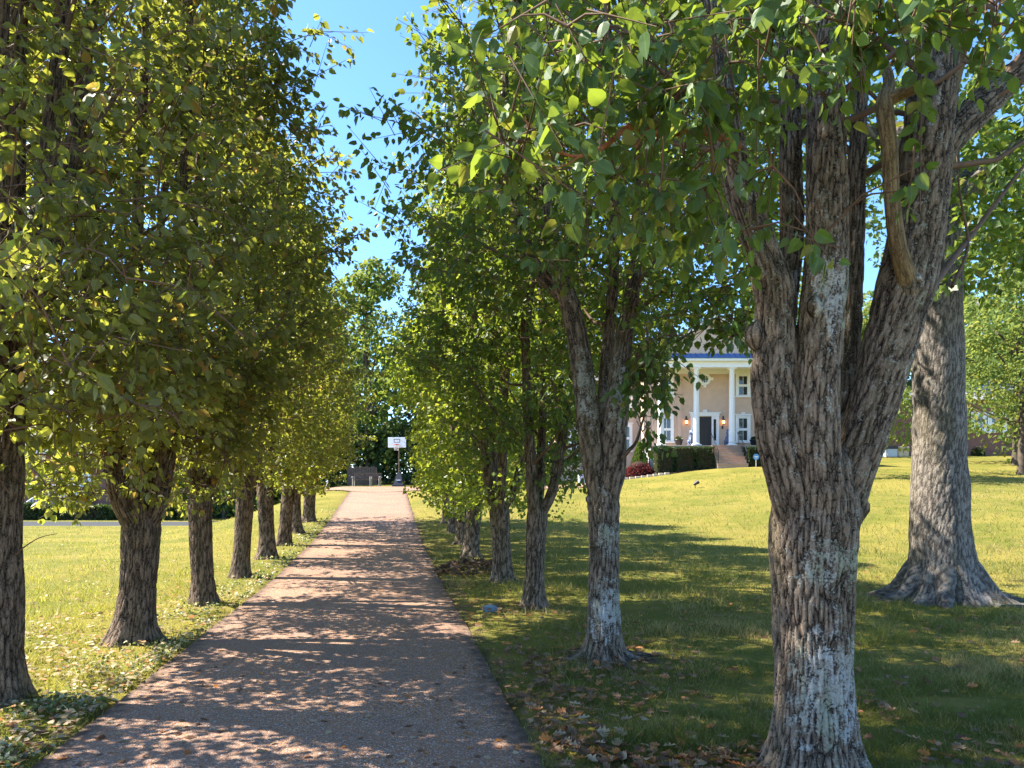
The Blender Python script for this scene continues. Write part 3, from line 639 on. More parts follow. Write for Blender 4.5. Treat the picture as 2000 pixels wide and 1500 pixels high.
# --- second right tree
x2, y2 = TREES_R[1]; zb2 = Hs(x2, y2) - .02; Y2 = 7.1
tr2 = [([(x2, y2, zb2 - .06), (x2, y2, zb2 + .1), P(1179, 1180, Y2), P(1181, 1080, Y2), P(1179, 990, Y2), P(1180, 930, Y2), P(1178, 880, Y2)], [.165, .16, .153, .148, .158, .15, .06], 84, .02, dict(flare=.75, z0=zb2, fh=.13))]
limbs2 = [([P(1172, 990, 7.1), P(1164, 920, 7.05), P(1150, 830, 7.05), P(1140, 750, 7.05), P(1124, 640, 7.1), P(1096, 540, 7.15), P(1072, 450, 7.2), P(1050, 330, 7.3), P(1020, 150, 7.4), P(1000, -100, 7.5), P(990, -350, 7.6)], np.array([40, 50, 46, 44, 40, 36, 34, 30, 24, 18, 6.])),
          ([P(1186, 990, 7.06), P(1198, 920, 7.02), P(1200, 850, 7.0), P(1208, 760, 7.0), P(1218, 660, 7.05), P(1232, 590, 7.1), P(1244, 480, 7.2), P(1250, 330, 7.3), P(1258, 100, 7.5), P(1262, -300, 7.7)], np.array([36, 50, 48, 46, 38, 32, 26, 24, 18, 6.])),
          ([P(1180, 900, 7.2), P(1180, 800, 7.28), P(1186, 700, 7.3), P(1196, 560, 7.35), P(1200, 400, 7.4), P(1190, 150, 7.5), P(1180, -250, 7.6)], np.array([30, 30, 26, 22, 20, 16, 6.])),
          ([P(1110, 590, 7.15), P(1060, 540, 7.3), P(1020, 470, 7.4), P(1005, 380, 7.5), P(990, 250, 7.6), P(985, 0, 7.7)], np.array([24, 28, 26, 22, 16, 6.])),
          ([P(1210, 900, 6.95), P(1228, 880, 6.85), P(1243, 862, 6.75), P(1256, 820, 6.65), P(1270, 780, 6.6)], np.array([10, 8, 6, 4, 2.]))]
for pts, w in limbs2:
    Ys = np.array([q_[1] for q_ in pts]); tr2.append((pts, w / F * Ys / 2, 40, .03, {}))
tr2.append(knob(*P(1150, 975, 7.08), .035, 7))
for a_, ln_ in ((2.5, .55), (3.4, .7), (4.3, .4), (5.2, .45), (.2, .7), (6.0, .6)):
    c_, s_ = math.cos(a_), math.sin(a_)
    tr2.append(([(x2 + c_ * .1, y2 + s_ * .1, zb2 + .22), (x2 + c_ * .22, y2 + s_ * .22, zb2 + .06), (x2 + c_ * (.22 + ln_ * .5), y2 + s_ * (.22 + ln_ * .5), zb2 + .0), (x2 + c_ * (.22 + ln_), y2 + s_ * (.22 + ln_), zb2 - .06)], [.05, .05, .035, .02], 14, .03, {}))
ex2 = [(*P(rng.normal(1262, 30), rng.uniform(640, 780), rng.uniform(6.4, 7.0)), *rng.normal(size=3) * .4 + (.1, 0, -.45)) for _ in range(50)]
ex2 += [(*P(rng.normal(1262, 12), rng.uniform(790, 860), rng.uniform(6.5, 6.8)), *rng.normal(size=3) * .3 + (.1, 0, -.6)) for _ in range(5)]
ex2 += [(*P(rng.uniform(1330, 1480), rng.uniform(560, 660), rng.uniform(6.4, 7.4)), *rng.normal(size=3) * .4 + (.1, 0, -.2)) for _ in range(48)]
lim2 = [(p_, np.asarray(w) / F * 7.1 / 2) for p_, w in limbs2[:4]]
T2 = pear(np.random.default_rng(201), LBR[1], x2, y2, .31, 9.3, 2.0, 3.35, 2900, 1.6, M['bark'], M['leaf'], 'mid', lsize=.078, singles=300, seed=15, group=GR, tubes=tr2, limbs=lim2, extra=ex2, lich=lich_R2, seg=60, clump=.40, bz=3.2)

RP = [None, None, (.29, 9.0, 1.85, 2.3, 2500, 1.3), (.35, 8.6, 2.0, 1.3, 2500, 1.3), (.37, 8.8, 2.0, 1.3, 2200, 1.2), (.34, 8.8, 1.85, 1.3, 2000, 1.2), (.32, 8.6, 1.8, 1.3, 1700, 1.2), (.32, 8.4, 1.7, 1.3, 1600, 1.2)]
for q in range(2, 8):
    (tx, ty), (dia, h, cr, cz, nt, fk) = TREES_R[q], RP[q]
    keep = None
    if q == 2: keep = lambda b: ~((b[:, 0] > 1.25) & (b[:, 2] < 3.4))
    ex3 = [(*P(rng.uniform(1060, 1140), rng.uniform(690, 940), rng.uniform(9.4, 11.2)), *rng.normal(size=3) * .5 + (.2, 0, -.3)) for _ in range(100)] if q == 2 else None
    if q >= 5: keep = lambda b, tx=tx: ~((b[:, 0] < tx - 1.0) & (b[:, 2] < 4.8))
    if q in (3, 4): keep = lambda b, tx=tx, q=q: ~(((b[:, 0] > tx + 1.0) & (b[:, 2] < 2.6)) | ((b[:, 0] < tx - (1.25 if q == 4 else 1.4)) & (b[:, 2] < 3.6)))
    pear(np.random.default_rng(210 + q), LBR[q], tx, ty, dia, h, cr, cz, nt, fk, M['bark'], M['leaf'] if q == 2 else M['leaf_sunlit_tone'], 'mid' if q < 3 else 'lo', nlimb=[0, 0, 4, 5, 5, 4, 4, 4][q], lsize=.08 if q < 4 else .098, singles=300 if q == 2 else 0, seed=60 + q * 7, group=GR, seg=[0, 0, 64, 56, 44, 40, 36, 36][q], keep=keep, hard=keep if q > 2 else None, clump=.44, extra=ex3, lean=[0, 0, (.04, 0), (-.06, 0), (.1, 0), (-.05, 0), (.06, 0), (0, 0)][q])

# --- shoot with leaves low on the first left tree
o = bpy.data.objects['pear_tree']
thin_tubes('branch', [catmull([P(30, 1085, 5.6), P(48, 1068, 5.55), P(78, 1050, 5.5), P(112, 1042, 5.45)], [.006, .005, .004, .002], .03)], M['twig'], o, 6)

# ------------------------------------------------------------------ the big oak
xo, yo = 6.62, 11.0; zo = Hs(xo, yo) - .03
OAK = thing('oak_tree', 'huge grey trunked oak with flared base behind the nearest right pear', 'tree', (xo, yo, zo))
tb = [wood_tube([(xo, yo, zo - .1), (xo, yo, zo + .2), P(1835, 1000, yo), P(1835, 850, yo), P(1832, 650, yo), P(1830, 450, yo), P(1826, 150, yo), P(1820, -200, yo)], [.47, .46, .405, .365, .345, .33, .30, .26], 124, .042, 21, flare=.70, z0=zo, amp=.008, freq=44., zs=.13, lobes=6, fh=.24)]
for a_, z_, ln_, r_ in ((.3, 6.5, 6, .15), (1.6, 7.2, 5, .14), (2.9, 6.8, 5.5, .15), (4.4, 7.6, 5, .13), (5.4, 6.2, 5.5, .15), (3.6, 9, 5, .12), (.9, 9.5, 5, .12)):
    c_, s_ = math.cos(a_), math.sin(a_)
    tb.append(wood_tube([(xo, yo, z_ - .3), (xo + c_ * ln_ * .3, yo + s_ * ln_ * .3, z_ + .8), (xo + c_ * ln_ * .7, yo + s_ * ln_ * .7, z_ + 1.6), (xo + c_ * ln_, yo + s_ * ln_, z_ + 3)], [r_, r_ * .8, r_ * .5, .02], 16, .12, int(a_ * 10)))
for a_, ln_ in ((3.3, .6), (2.7, .45), (6.1, .6), (5.5, .35), (4.2, .4), (.3, .45)):
    c_, s_ = math.cos(a_), math.sin(a_)
    tb.append(wood_tube([(xo + c_ * .35, yo + s_ * .35, zo + .5), (xo + c_ * .68, yo + s_ * .68, zo + .10), (xo + c_ * (.8 + ln_ * .4), yo + s_ * (.8 + ln_ * .4), zo - .0), (xo + c_ * (.75 + ln_), yo + s_ * (.75 + ln_), zo - .08)], [.17, .12, .07, .03], 24, .04, int(a_ * 10), freq=26., zs=.3))
join_tubes('trunk', tb, M['bark_oak'], OAK)
orng = np.random.default_rng(77); n = 5200
dv = nrm(orng.normal(size=(n, 3))); rad = orng.uniform(.15, 1, n) ** .45
base = np.array((xo, yo, zo + 9.8)) + dv * rad[:, None] * np.array((6.3, 6.0, 4.9))
base = base[(fbm(base * .55, 8, 2) > .44)]
base = base[~((np.hypot(base[:, 0] - xo, base[:, 1] - yo) < 2.6) & (base[:, 2] < 7.2))]
exo = np.array([P(orng.uniform(1850, 2080), orng.uniform(250, 560), orng.uniform(9, 13)) for _ in range(300)])
base = np.vstack([base, exo])
L = twig_leaves(orng, base, nrm(orng.normal(size=base.shape) + (0, 0, .2)), orng.uniform(.3, .6, len(base)), 10, .13)
leaf_obj('foliage', L, 'lo', M['oak_leaf'], OAK)['kind'] = 'stuff'

# ------------------------------------------------------------------ background trees
def far_tree(label, x, y, h, r, mat, seed, group=None, n=9500, size=.36, cz=.12, name='shade_tree', lobes=9, trunk=.22, squash=1.):
    r_ = np.random.default_rng(seed); z = Hs(x, y); T_ = thing(name, label, 'tree', (x, y, z), group)
    tb = [wood_tube([(x, y, z - .2), (x + .1, y, z + h * .3), (x - .1, y + .1, z + h * .6), (x, y, z + h * .9)], [trunk, trunk * .8, trunk * .5, .03], 12, .5, seed, flare=.3, z0=z)]
    C = []
    for k_ in range(lobes):
        a = k_ * 2.4 + r_.uniform(-.4, .4); tt = (k_ + .5) / lobes
        rr = r * prof(tt * .95) * .62; c = np.array((x + math.cos(a) * rr, y + math.sin(a) * rr, z + h * (cz + (1 - cz) * tt * .92)))
        C.append((c, r * (.62 - .25 * tt) * r_.uniform(.85, 1.2)))
        tb.append(wood_tube([(x, y, z + h * max(.12, (cz + tt * .6) * .7)), (x + math.cos(a) * rr * .5, y + math.sin(a) * rr * .5, c[2] - r * .2), tuple(c)], [trunk * .4, trunk * .25, .02], 6, .5, seed + k_))
    join_tubes('trunk', tb, M['bark_far'], T_)
    per = n // lobes; pos = []; out = []
    for c, rr in C:
        d = nrm(r_.normal(size=(per, 3))); q = r_.uniform(.2, 1, per) ** .4
        pos.append(c + d * (q * rr)[:, None] * (1, 1, .8 * squash) * (.75 + .5 * fbm(d * 2 + c, seed, 2))[:, None]); out.append(d)
    pos = np.vstack(pos); out = np.vstack(out); m = fbm(pos * 1.0, seed + 2, 2) > .42; pos, out = pos[m], out[m]
    k_ = len(pos)
    L = (pos, nrm(r_.normal(size=(k_, 3)) * .8 + out * .4 + (0, 0, -.4)), r_.normal(size=(k_, 3)) * .6 + out * .5 + (0, 0, .6), size * r_.uniform(.6, 1.25, k_), r_.uniform(0, 1, k_))
    leaf_obj('foliage', L, 'lo', mat, T_)['kind'] = 'stuff'
    return T_
GB = 'trees at the edge of the wood'
far_tree('bright sunlit tree just right of the sky gap beyond the court', -10.5, 52, 17, 4.6, M['far_leaf'], 301, GB)
far_tree('tall tree with sunny top left of the sky gap beyond the court', -17.5, 58, 19, 5, M['far_leaf'], 302, GB)
far_tree('green tree standing between the court and the left house wing', -3.5, 54, 15, 4.6, M['far_leaf'], 303, GB)
far_tree('sunlit tree rising over the left wing roof of the house', 4.0, 64, 19, 5.2, M['far_leaf'], 304, GB)
far_tree('yellow green tree directly behind the portico gable', 13, 68, 20, 5.6, M['maple_leaf'], 305, GB)
far_tree('green tree behind the right end of the house', 22, 62, 17, 5, M['far_leaf'], 306, GB)
far_tree('pale sunlit tree seen between the near pear limb and the oak', 17.6, 36, 9, 3.3, M['maple_leaf'], 307, None, 8500, .24, .3)
far_tree('drooping sunlit maple in front of the brick neighbour house', 27.0, 38, 11, 4.4, M['maple_leaf'], 308, None, 12000, .24, .26)
far_tree('leafy bright tree between the oak and the right photo edge', 33, 47, 17, 5.2, M['far_leaf'], 315, GB)
far_tree('tall tree behind the brick neighbour house', 44, 74, 20, 6, M['far_leaf'], 309, GB)
far_tree('dark tall tree between the two houses', 30, 72, 19, 5.5, M['far_leaf'], 310, GB)
far_tree('green tree beyond the left lawn nearest the drive', -20, 50, 12, 4.2, M['far_leaf'], 311, GB)
far_tree('yellow green tree beyond the left lawn by the porch', -25.5, 52, 11.5, 4.2, M['maple_leaf'], 312, GB)
far_tree('tree behind the left neighbour house at the photo edge', -40, 58, 13, 5, M['far_leaf'], 313, GB)
far_tree('tree rising behind the left neighbour house', -32, 62, 13.5, 4.5, M['far_leaf'], 314, GB)
# shaded wood behind the court: one uncounted mass
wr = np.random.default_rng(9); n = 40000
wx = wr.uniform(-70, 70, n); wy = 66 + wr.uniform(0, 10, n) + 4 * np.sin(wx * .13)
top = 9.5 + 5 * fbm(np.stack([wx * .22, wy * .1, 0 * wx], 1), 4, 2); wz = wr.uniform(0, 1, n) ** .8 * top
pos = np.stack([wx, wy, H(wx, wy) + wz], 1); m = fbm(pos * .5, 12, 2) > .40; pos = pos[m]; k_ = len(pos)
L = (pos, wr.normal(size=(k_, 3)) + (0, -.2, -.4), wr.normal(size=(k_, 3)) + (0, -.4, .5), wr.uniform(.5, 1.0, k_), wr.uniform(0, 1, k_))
tag(leaf_obj('woodland', L, 'lo', M['far_shade_tone']), 'dark shaded wood behind the court and houses', 'woodland', kind='stuff')
# understory behind court
n = 16000; wx = wr.uniform(-22, 3, n); wy = 49.5 + wr.uniform(0, 5, n); top = 2.2 + 4.5 * fbm(np.stack([wx * .4, wy * .3, 0 * wx], 1), 6, 2)
wz = wr.uniform(0, 1, n) * top; pos = np.stack([wx, wy, H(wx, wy) + wz], 1); m = fbm(pos * .9, 14, 2) > .40; pos = pos[m]; k_ = len(pos)
L = (pos, wr.normal(size=(k_, 3)) + (0, -.2, -.4), wr.normal(size=(k_, 3)) + (0, -.4, .5), wr.uniform(.2, .42, k_), wr.uniform(0, 1, k_))
tag(leaf_obj('undergrowth', L, 'lo', M['far_shade_tone']), 'dark tangled undergrowth behind the basketball hoop', 'undergrowth', kind='stuff')

# ------------------------------------------------------------------ house materials
M['stucco'] = pbr('pink_stucco', (.60, .43, .32), .9, .06, 3., .15)
M['white'] = pbr('white_paint', (.80, .79, .76), .5, .04, 8., .35)
M['bluemetal'] = pbr('blue_metal_roof', (.035, .12, .30), .45, .15, 3., .5)
M['shingle'] = pbr('grey_shingles', (.22, .21, .21), .9, .2, 12., .1, bumpd=.01, bscale=30.)
M['door'] = pbr('black_door_paint', (.018, .017, .02), .35, .1, 4., .4)
M['iron'] = pbr('black_iron', (.015, .015, .017), .4, .2, 20., .5)
M['statue'] = pbr('blue_grey_statue', (.09, .13, .22), .45, .35, 18., .5)
M['stone'] = pbr('pale_edging_stone', (.52, .43, .33), .9, .2, 7., .15, bumpd=.006, bscale=30.)
M['concrete'] = pbr('foundation_concrete', (.36, .36, .37), .9, .12, 5., .15)
M['mulch'] = pbr('dark_mulch', (.045, .028, .02), .95, .4, 30., .1, bumpd=.03, bscale=40.)
M['plastic_grey'] = pbr('grey_plastic', (.45, .52, .60), .5, .08, 6., .4)
M['wood_grey'] = pbr('weathered_wood', (.11, .08, .062), .85, .3, 8., .15)
M['black_plastic'] = pbr('black_plastic', (.02, .02, .025), .4, .1, 5., .5)
M['backboard'] = pbr('white_acrylic', (.82, .85, .88), .3, .03, 5., .5)
M['rim'] = pbr('orange_rim_paint', (.55, .10, .03), .5, .1, 9., .4)
M['net'] = pbr('white_net_cord', (.75, .74, .7), .8, .1, 9., .2)
M['signblue'] = pbr('blue_sign_face', (.10, .28, .62), .35, .05, 9., .4)
t = NT('window_glass'); lw = t.n('LayerWeight', {0: .35}).outputs['Facing']
M['glass'] = t.done(t.n('BsdfPrincipled', {'Base Color': t.mix(t.noise(t.pos(), .8, 3), (.010, .014, .012), (.03, .04, .035)), 'Roughness': .04, 'Specular IOR Level': .8}))
t = NT('lantern_glow'); M['glow'] = t.done(t.n('Emission', {'Color': (1, .42, .12, 1), 'Strength': 3.0}))
def brick_mat(name, c1, c2, mort, sc, xz=True):
    t = NT(name); p = t.pos(); sx = t.n('SeparateXYZ'); t.set(sx.inputs[0], p); cx = t.n('CombineXYZ')
    t.set(cx.inputs[0], t.math('ADD', sx.outputs[0], sx.outputs[1])); t.set(cx.inputs[1], sx.outputs[2])
    b = t.n('TexBrick', {'Color1': c1, 'Color2': c2, 'Mortar': mort, 'Scale': sc, 'Mortar Size': .012}); t.set(b.inputs['Vector'], cx.outputs[0])
    b.offset = .5; b.inputs['Brick Width'].default_value = .22 * 1; b.inputs['Row Height'].default_value = .075
    return t.done(t.n('BsdfPrincipled', {'Base Color': b.outputs[0], 'Roughness': .9, 'Specular IOR Level': .15, 'Normal': t.bump(b.outputs['Fac'], .4, -.01)}))
M['brick'] = brick_mat('red_brick', (.20, .065, .042), (.27, .095, .06), (.20, .17, .15), 1.)
M['brick_step'] = brick_mat('step_brick', (.38, .22, .145), (.45, .28, .19), (.36, .30, .25), 1.)

# ------------------------------------------------------------------ the main house
AX, YC, YW, FL = 13.25, 47.0, 49.3, 4.65          # door axis, column line, wall plane, porch floor
EV = 10.0                                            # entablature base
Hh = thing('house', 'pink stucco two storey house with white columned portico and gable', 'house', (AX, YW, 3.0))
xL, xR = 9.05, 17.45
MB().box(xL, xR, YW, 58, 2.4, EV + .25).out('wall', M['stucco'], Hh)
MB().box(3.4, xL - .003, 51.2, 58, 1.6, 9.3).out('wall', M['stucco'], Hh)
MB().box(xL - .06, xR + .06, YC - .55, YW - .003, 2.4, FL - .12).out('foundation', M['concrete'], Hh)
MB().box(xL - .12, xR + .12, YC - .62, YW - .004, FL - .12, FL, .02).out('porch_floor', M['brick_step'], Hh)
# entablature beam, soffit, skirt roof, pediment
bm_ = MB().box(xL - .1, xR + .1, YC - .32, YC + .32, EV - .25, EV + .12); bm_.box(xL - .1, xL + .5, YC + .323, YW - .004, EV - .25, EV + .12); bm_.box(xR - .5, xR + .1, YC + .323, YW - .004, EV - .25, EV + .12)
bm_.out('entablature', M['white'], Hh)
MB().box(xL - .3, xR + .3, YC - .62, YW - .005, EV + .123, EV + .28).out('fascia', M['white'], Hh)
MB().prism([(0, 0)] * 3, 0, 0) if False else None
sk = MB(); y0, y1 = YC - .70, YC - .18
sk.add([(xL - .4, y0, EV + .284), (xR + .4, y0, EV + .284), (xR + .4, y1, EV + .60), (xL - .4, y1, EV + .60), (xL - .4, y0, EV + .33), (xR + .4, y0, EV + .33), (xR + .4, y1, EV + .66), (xL - .4, y1, EV + .66)],
       np.array([(4, 5, 6, 7), (0, 3, 2, 1), (0, 1, 5, 4), (1, 2, 6, 5), (2, 3, 7, 6), (3, 0, 4, 7)]))
skirt = sk.out('skirt_roof', M['bluemetal'], Hh)
for k_ in range(26):        # standing seams
    x = xL - .3 + k_ * (xR - xL + .6) / 25
    o = MB().add([(x - .02, y0, EV + .331), (x + .02, y0, EV + .331), (x + .02, y1, EV + .661), (x - .02, y1, EV + .661), (x - .02, y0, EV + .37), (x + .02, y0, EV + .37), (x + .02, y1, EV + .70), (x - .02, y1, EV + .70)],
                 np.array([(4, 5, 6, 7), (0, 1, 5, 4), (1, 2, 6, 5), (3, 0, 4, 7)])).out('seam', M['bluemetal'], skirt)
pk = 13.0; z0g = EV + .285
MB().prism([(xL - .1, z0g), (xR + .1, z0g), (AX, pk - .1)], YC - .15, 57.9).out('gable', M['stucco'], Hh)
for s_ in (-1, 1):
    xe = AX + s_ * 4.75; ze = z0g - .18; dx, dz = AX - xe, pk - ze
    nn = np.array((-dz, dx)) / math.hypot(dx, dz) * (.14 if s_ < 0 else -.14)
    rake = [(xe, ze), (AX, pk), (AX + 0, pk + .17), (xe + nn[0], ze + nn[1])]
    MB().prism(rake if s_ < 0 else rake[::-1], YC - .5, YC - .155).out('rake_board', M['white'], Hh)
    roof = [(xe + nn[0] * 1.02, ze + nn[1] * 1.02 + .003), (AX, pk + .175), (AX, pk + .26), (xe + nn[0] * 1.7, ze + nn[1] * 1.7)]
    MB().prism(roof if s_ < 0 else roof[::-1], YC - .6, 58).out('roof', M['shingle'], Hh)
# left wing roof
MB().add([(3.0, 50.8, 9.3), (9.04, 50.8, 9.3), (9.04, 54.6, 11.6), (3.0, 54.6, 11.6), (3.0, 58.4, 9.3), (9.04, 58.4, 9.3)], [[0, 1, 2, 3], [3, 2, 5, 4], [0, 3, 4], [1, 5, 2], [0, 4, 5, 1]]).out('roof', M['shingle'], Hh)
MB().box(3.0, 9.04, 50.75, 51.19, 9.08, 9.297).out('fascia', M['white'], Hh)
# columns
for k_ in range(4):
    cx_ = AX + (k_ - 1.5) * 2.33
    o = MB().lathe([(.21, .14), (.205, .3), (.185, 2.5), (.16, EV - .25 - FL - .16), (.20, EV - .25 - FL - .12), (.20, EV - .25 - FL - .08)], cx_, YC, 24, FL).out('column', M['white'], Hh, smooth=True)
    MB().box(cx_ - .27, cx_ + .27, YC - .27, YC + .27, FL + .002, FL + .08).lathe([(.26, .08), (.27, .11), (.23, .145)], cx_, YC, 24, FL).out('column_base', M['white'], o)
    MB().box(cx_ - .25, cx_ + .25, YC - .25, YC + .25, EV - .33, EV - .252).out('capital', M['white'], o)
for s_ in (-1, 1):
    MB().box(AX + s_ * 1.75 - .13, AX + s_ * 1.75 + .13, YW - .09, YW - .003, FL + .002, EV + .1).out('pilaster', M['stucco'], Hh)
MB().box(xL - .02, xR + .02, YW - .25, YW - .004, EV - .28, EV + .11).out('cornice', M['white'], Hh)
def window(parent, cx, yf, z0, z1, w, key=True, tw=.17):
    """white moulded surround with two sashes of two panes"""
    f = MB(); x0, x1 = cx - w / 2, cx + w / 2
    f.box(x0 - tw, x0, yf - .09, yf - .003, z0 - .02, z1 + tw, .012).box(x1, x1 + tw, yf - .09, yf - .003, z0 - .02, z1 + tw, .012).box(x0 + .002, x1 - .002, yf - .085, yf - .003, z1, z1 + tw - .003, .012)
    o = f.out('window', M['white'], parent)
    zm = (z0 + z1) / 2
    MB().box(x0 - tw - .05, x1 + tw + .05, yf - .14, yf - .003, z0 - .14, z0 - .023, .015).out('sill', M['white'], o)
    if key: MB().box(x0 - tw - .06, x1 + tw + .06, yf - .13, yf - .003, z1 + tw + .003, z1 + tw + .09, .012).add([(cx - .10, yf - .15, z1 + tw + .093), (cx + .10, yf - .15, z1 + tw + .093), (cx + .13, yf - .15, z1 + tw + .20), (cx - .13, yf - .15, z1 + tw + .20), (cx - .10, yf - .01, z1 + tw + .093), (cx + .10, yf - .01, z1 + tw + .093), (cx + .13, yf - .01, z1 + tw + .20), (cx - .13, yf - .01, z1 + tw + .20)], np.array([(0, 1, 2, 3), (5, 4, 7, 6), (3, 2, 6, 7), (0, 4, 5, 1), (0, 3, 7, 4), (1, 5, 6, 2)])).out('lintel', M['white'], o)
    sh = MB(); sh.box(x0, x1, yf - .055, yf - .006, zm - .03, zm + .03)
    for (a, b) in ((z0, zm - .032), (zm + .032, z1)):
        sh.box(x0, x0 + .05, yf - .05, yf - .006, a, b).box(x1 - .05, x1, yf - .05, yf - .006, a, b).box(cx - .012, cx + .012, yf - .045, yf - .006, a + .05, b - .05)
        sh.box(x0 + .052, x1 - .052, yf - .05, yf - .006, a, a + .048).box(x0 + .052, x1 - .052, yf - .05, yf - .006, b - .048, b)
    sh.out('sash', M['white'], o)
    for (a, b) in ((z0 + .05, zm - .08), (zm + .08, z1 - .05)):
        for (c, d) in ((x0 + .052, cx - .014), (cx + .014, x1 - .052)):
            MB().box(c, d, yf - .03, yf - .005, a + .002, b - .002).out('pane', M['glass'], o)
    return o
for s_ in (-1, 1):
    window(Hh, AX + s_ * 2.63, YW, 5.12, 6.72, .66)
    window(Hh, AX + s_ * 2.63, YW, 8.25, 9.62, .66, False)
window(Hh, 8.05, 51.2, 4.6, 6.3, .75); window(Hh, 8.05, 51.2, 7.3, 8.6, .75, False); window(Hh, 4.6, 51.2, 4.2, 5.8, .8); window(Hh, 4.6, 51.2, 7.2, 8.6, .8, False)
# round window
rw = MB(); rx, rz = AX - .02, 9.38; seg = 32
for k_ in range(seg):
    pass
ring = []
for (r, y) in ((.25, YW - .02), (.25, YW - .10), (.30, YW - .13), (.40, YW - .13), (.43, YW - .09), (.43, YW - .003)):
    ring += [(rx + r * math.cos(2 * math.pi * k_ / seg), y, rz + r * math.sin(2 * math.pi * k_ / seg)) for k_ in range(seg)]
rw.add(ring, np.array([(i_ * seg + k_, (i_ + 1) * seg + k_, (i_ + 1) * seg + (k_ + 1) % seg, i_ * seg + (k_ + 1) % seg) for i_ in range(5) for k_ in range(seg)]))
for a in range(4):
    c_, s_ = math.cos(a * math.pi / 2), math.sin(a * math.pi / 2); cx_, cz_ = rx + c_ * .49, rz + s_ * .49
    rw.box(cx_ - .10, cx_ + .10, YW - .15, YW - .003, cz_ - .10, cz_ + .10, .02)
ro = rw.out('round_window', M['white'], Hh)
MB().add([(rx + .25 * math.cos(2 * math.pi * k_ / seg), YW - .02, rz + .25 * math.sin(2 * math.pi * k_ / seg)) for k_ in range(seg)], [list(range(seg))]).out('pane', M['glass'], ro)
g_ = MB()
for d_ in (-.08, .08): g_.box(rx + d_ - .012, rx + d_ + .012, YW - .05, YW - .022, rz - .235, rz + .235).box(rx - .235, rx + .235, YW - .055, YW - .0505, rz + d_ - .012, rz + d_ + .012)
g_.out('muntin', M['white'], ro)
# door with side lights
dr = MB().box(AX - .45, AX + .45, YW - .05, YW - .004, FL + .004, 6.78)
for (a, b) in ((5.0, 5.55), (5.65, 6.5)):
    for c in (-.34, .04): dr.box(AX + c, AX + c + .30, YW - .075, YW - .053, a - .1, b, .01)
do = dr.out('door', M['door'], Hh)
MB().lathe([(.012, 0), (.03, .02), (.035, .05), (.02, .07)], AX + .38, YW - .1, 10, 5.62).out('handle', pbr('brass', (.5, .36, .14), .3, .1, 9, .5, 1.), do)
fr = MB()
for s_ in (-1, 1):
    fr.box(AX + s_ * .52 - .06, AX + s_ * .52 + .06, YW - .11, YW - .003, FL + .003, 6.83); fr.box(AX + s_ * .87 - .09, AX + s_ * .87 + .09, YW - .11, YW - .003, FL + .003, 6.83)
    fr.box(AX + s_ * .68 - .098, AX + s_ * .68 + .098, YW - .09, YW - .003, FL + .003, 5.15); fr.box(AX + s_ * .68 - .098, AX + s_ * .68 + .098, YW - .09, YW - .003, 6.62, 6.829)
fr.box(AX - 1.0, AX + 1.0, YW - .14, YW - .003, 6.833, 7.02, .015).box(AX - 1.08, AX + 1.08, YW - .18, YW - .003, 7.023, 7.10, .015).box(AX - .12, AX + .12, YW - .20, YW - .003, 7.103, 7.26, .015)
fo = fr.out('door_surround', M['white'], Hh)
for s_ in (-1, 1): MB().box(AX + s_ * .68 - .095, AX + s_ * .68 + .095, YW - .04, YW - .004, 5.153, 6.617).out('side_light', M['glass'], fo)
MB().box(AX + 1.17, AX + 1.27, YW - .06, YW - .003, 5.95, 6.18, .01).out('house_number_plaque', M['iron'], Hh)
# lanterns
for s_, nm in ((-1, 'lit black lantern on the wall left of the front door'), (1, 'lit black lantern on the wall right of the front door')):
    lx, lz, ly = AX + s_ * 1.27, 6.28, YW - .16
    T_ = thing('wall_lantern', nm, 'lantern', (lx, YW, lz), 'lanterns beside the front door')
    MB().lathe([(.05, .36), (.13, .28), (.14, .26), (.11, .26)], lx, ly, 6, lz).lathe([(.015, .36), (.02, .42), (.005, .46)], lx, ly, 6, lz).out('cap', M['iron'], T_)
    cg = MB().lathe([(.06, -.06), (.10, -.02), (.09, 0)], lx, ly, 6, lz)
    for k_ in range(6):
        a = k_ * math.pi / 3; cg.tube(np.array([(lx + .085 * math.cos(a), ly + .085 * math.sin(a), lz), (lx + .115 * math.cos(a), ly + .115 * math.sin(a), lz + .26)]), .008, 4)
    cg.out('cage', M['iron'], T_)
    MB().lathe([(.05, .02), (.075, .06), (.085, .2), (.06, .24)], lx, ly, 10, lz).out('glowing_glass', M['glow'], T_)
    MB().tube(np.array([(lx, YW - .005, lz + .46), (lx, ly + .03, lz + .52), (lx, ly, lz + .44)]), .014, 6).box(lx - .05, lx + .05, YW - .03, YW - .003, lz + .36, lz + .56).out('bracket', M['iron'], T_)
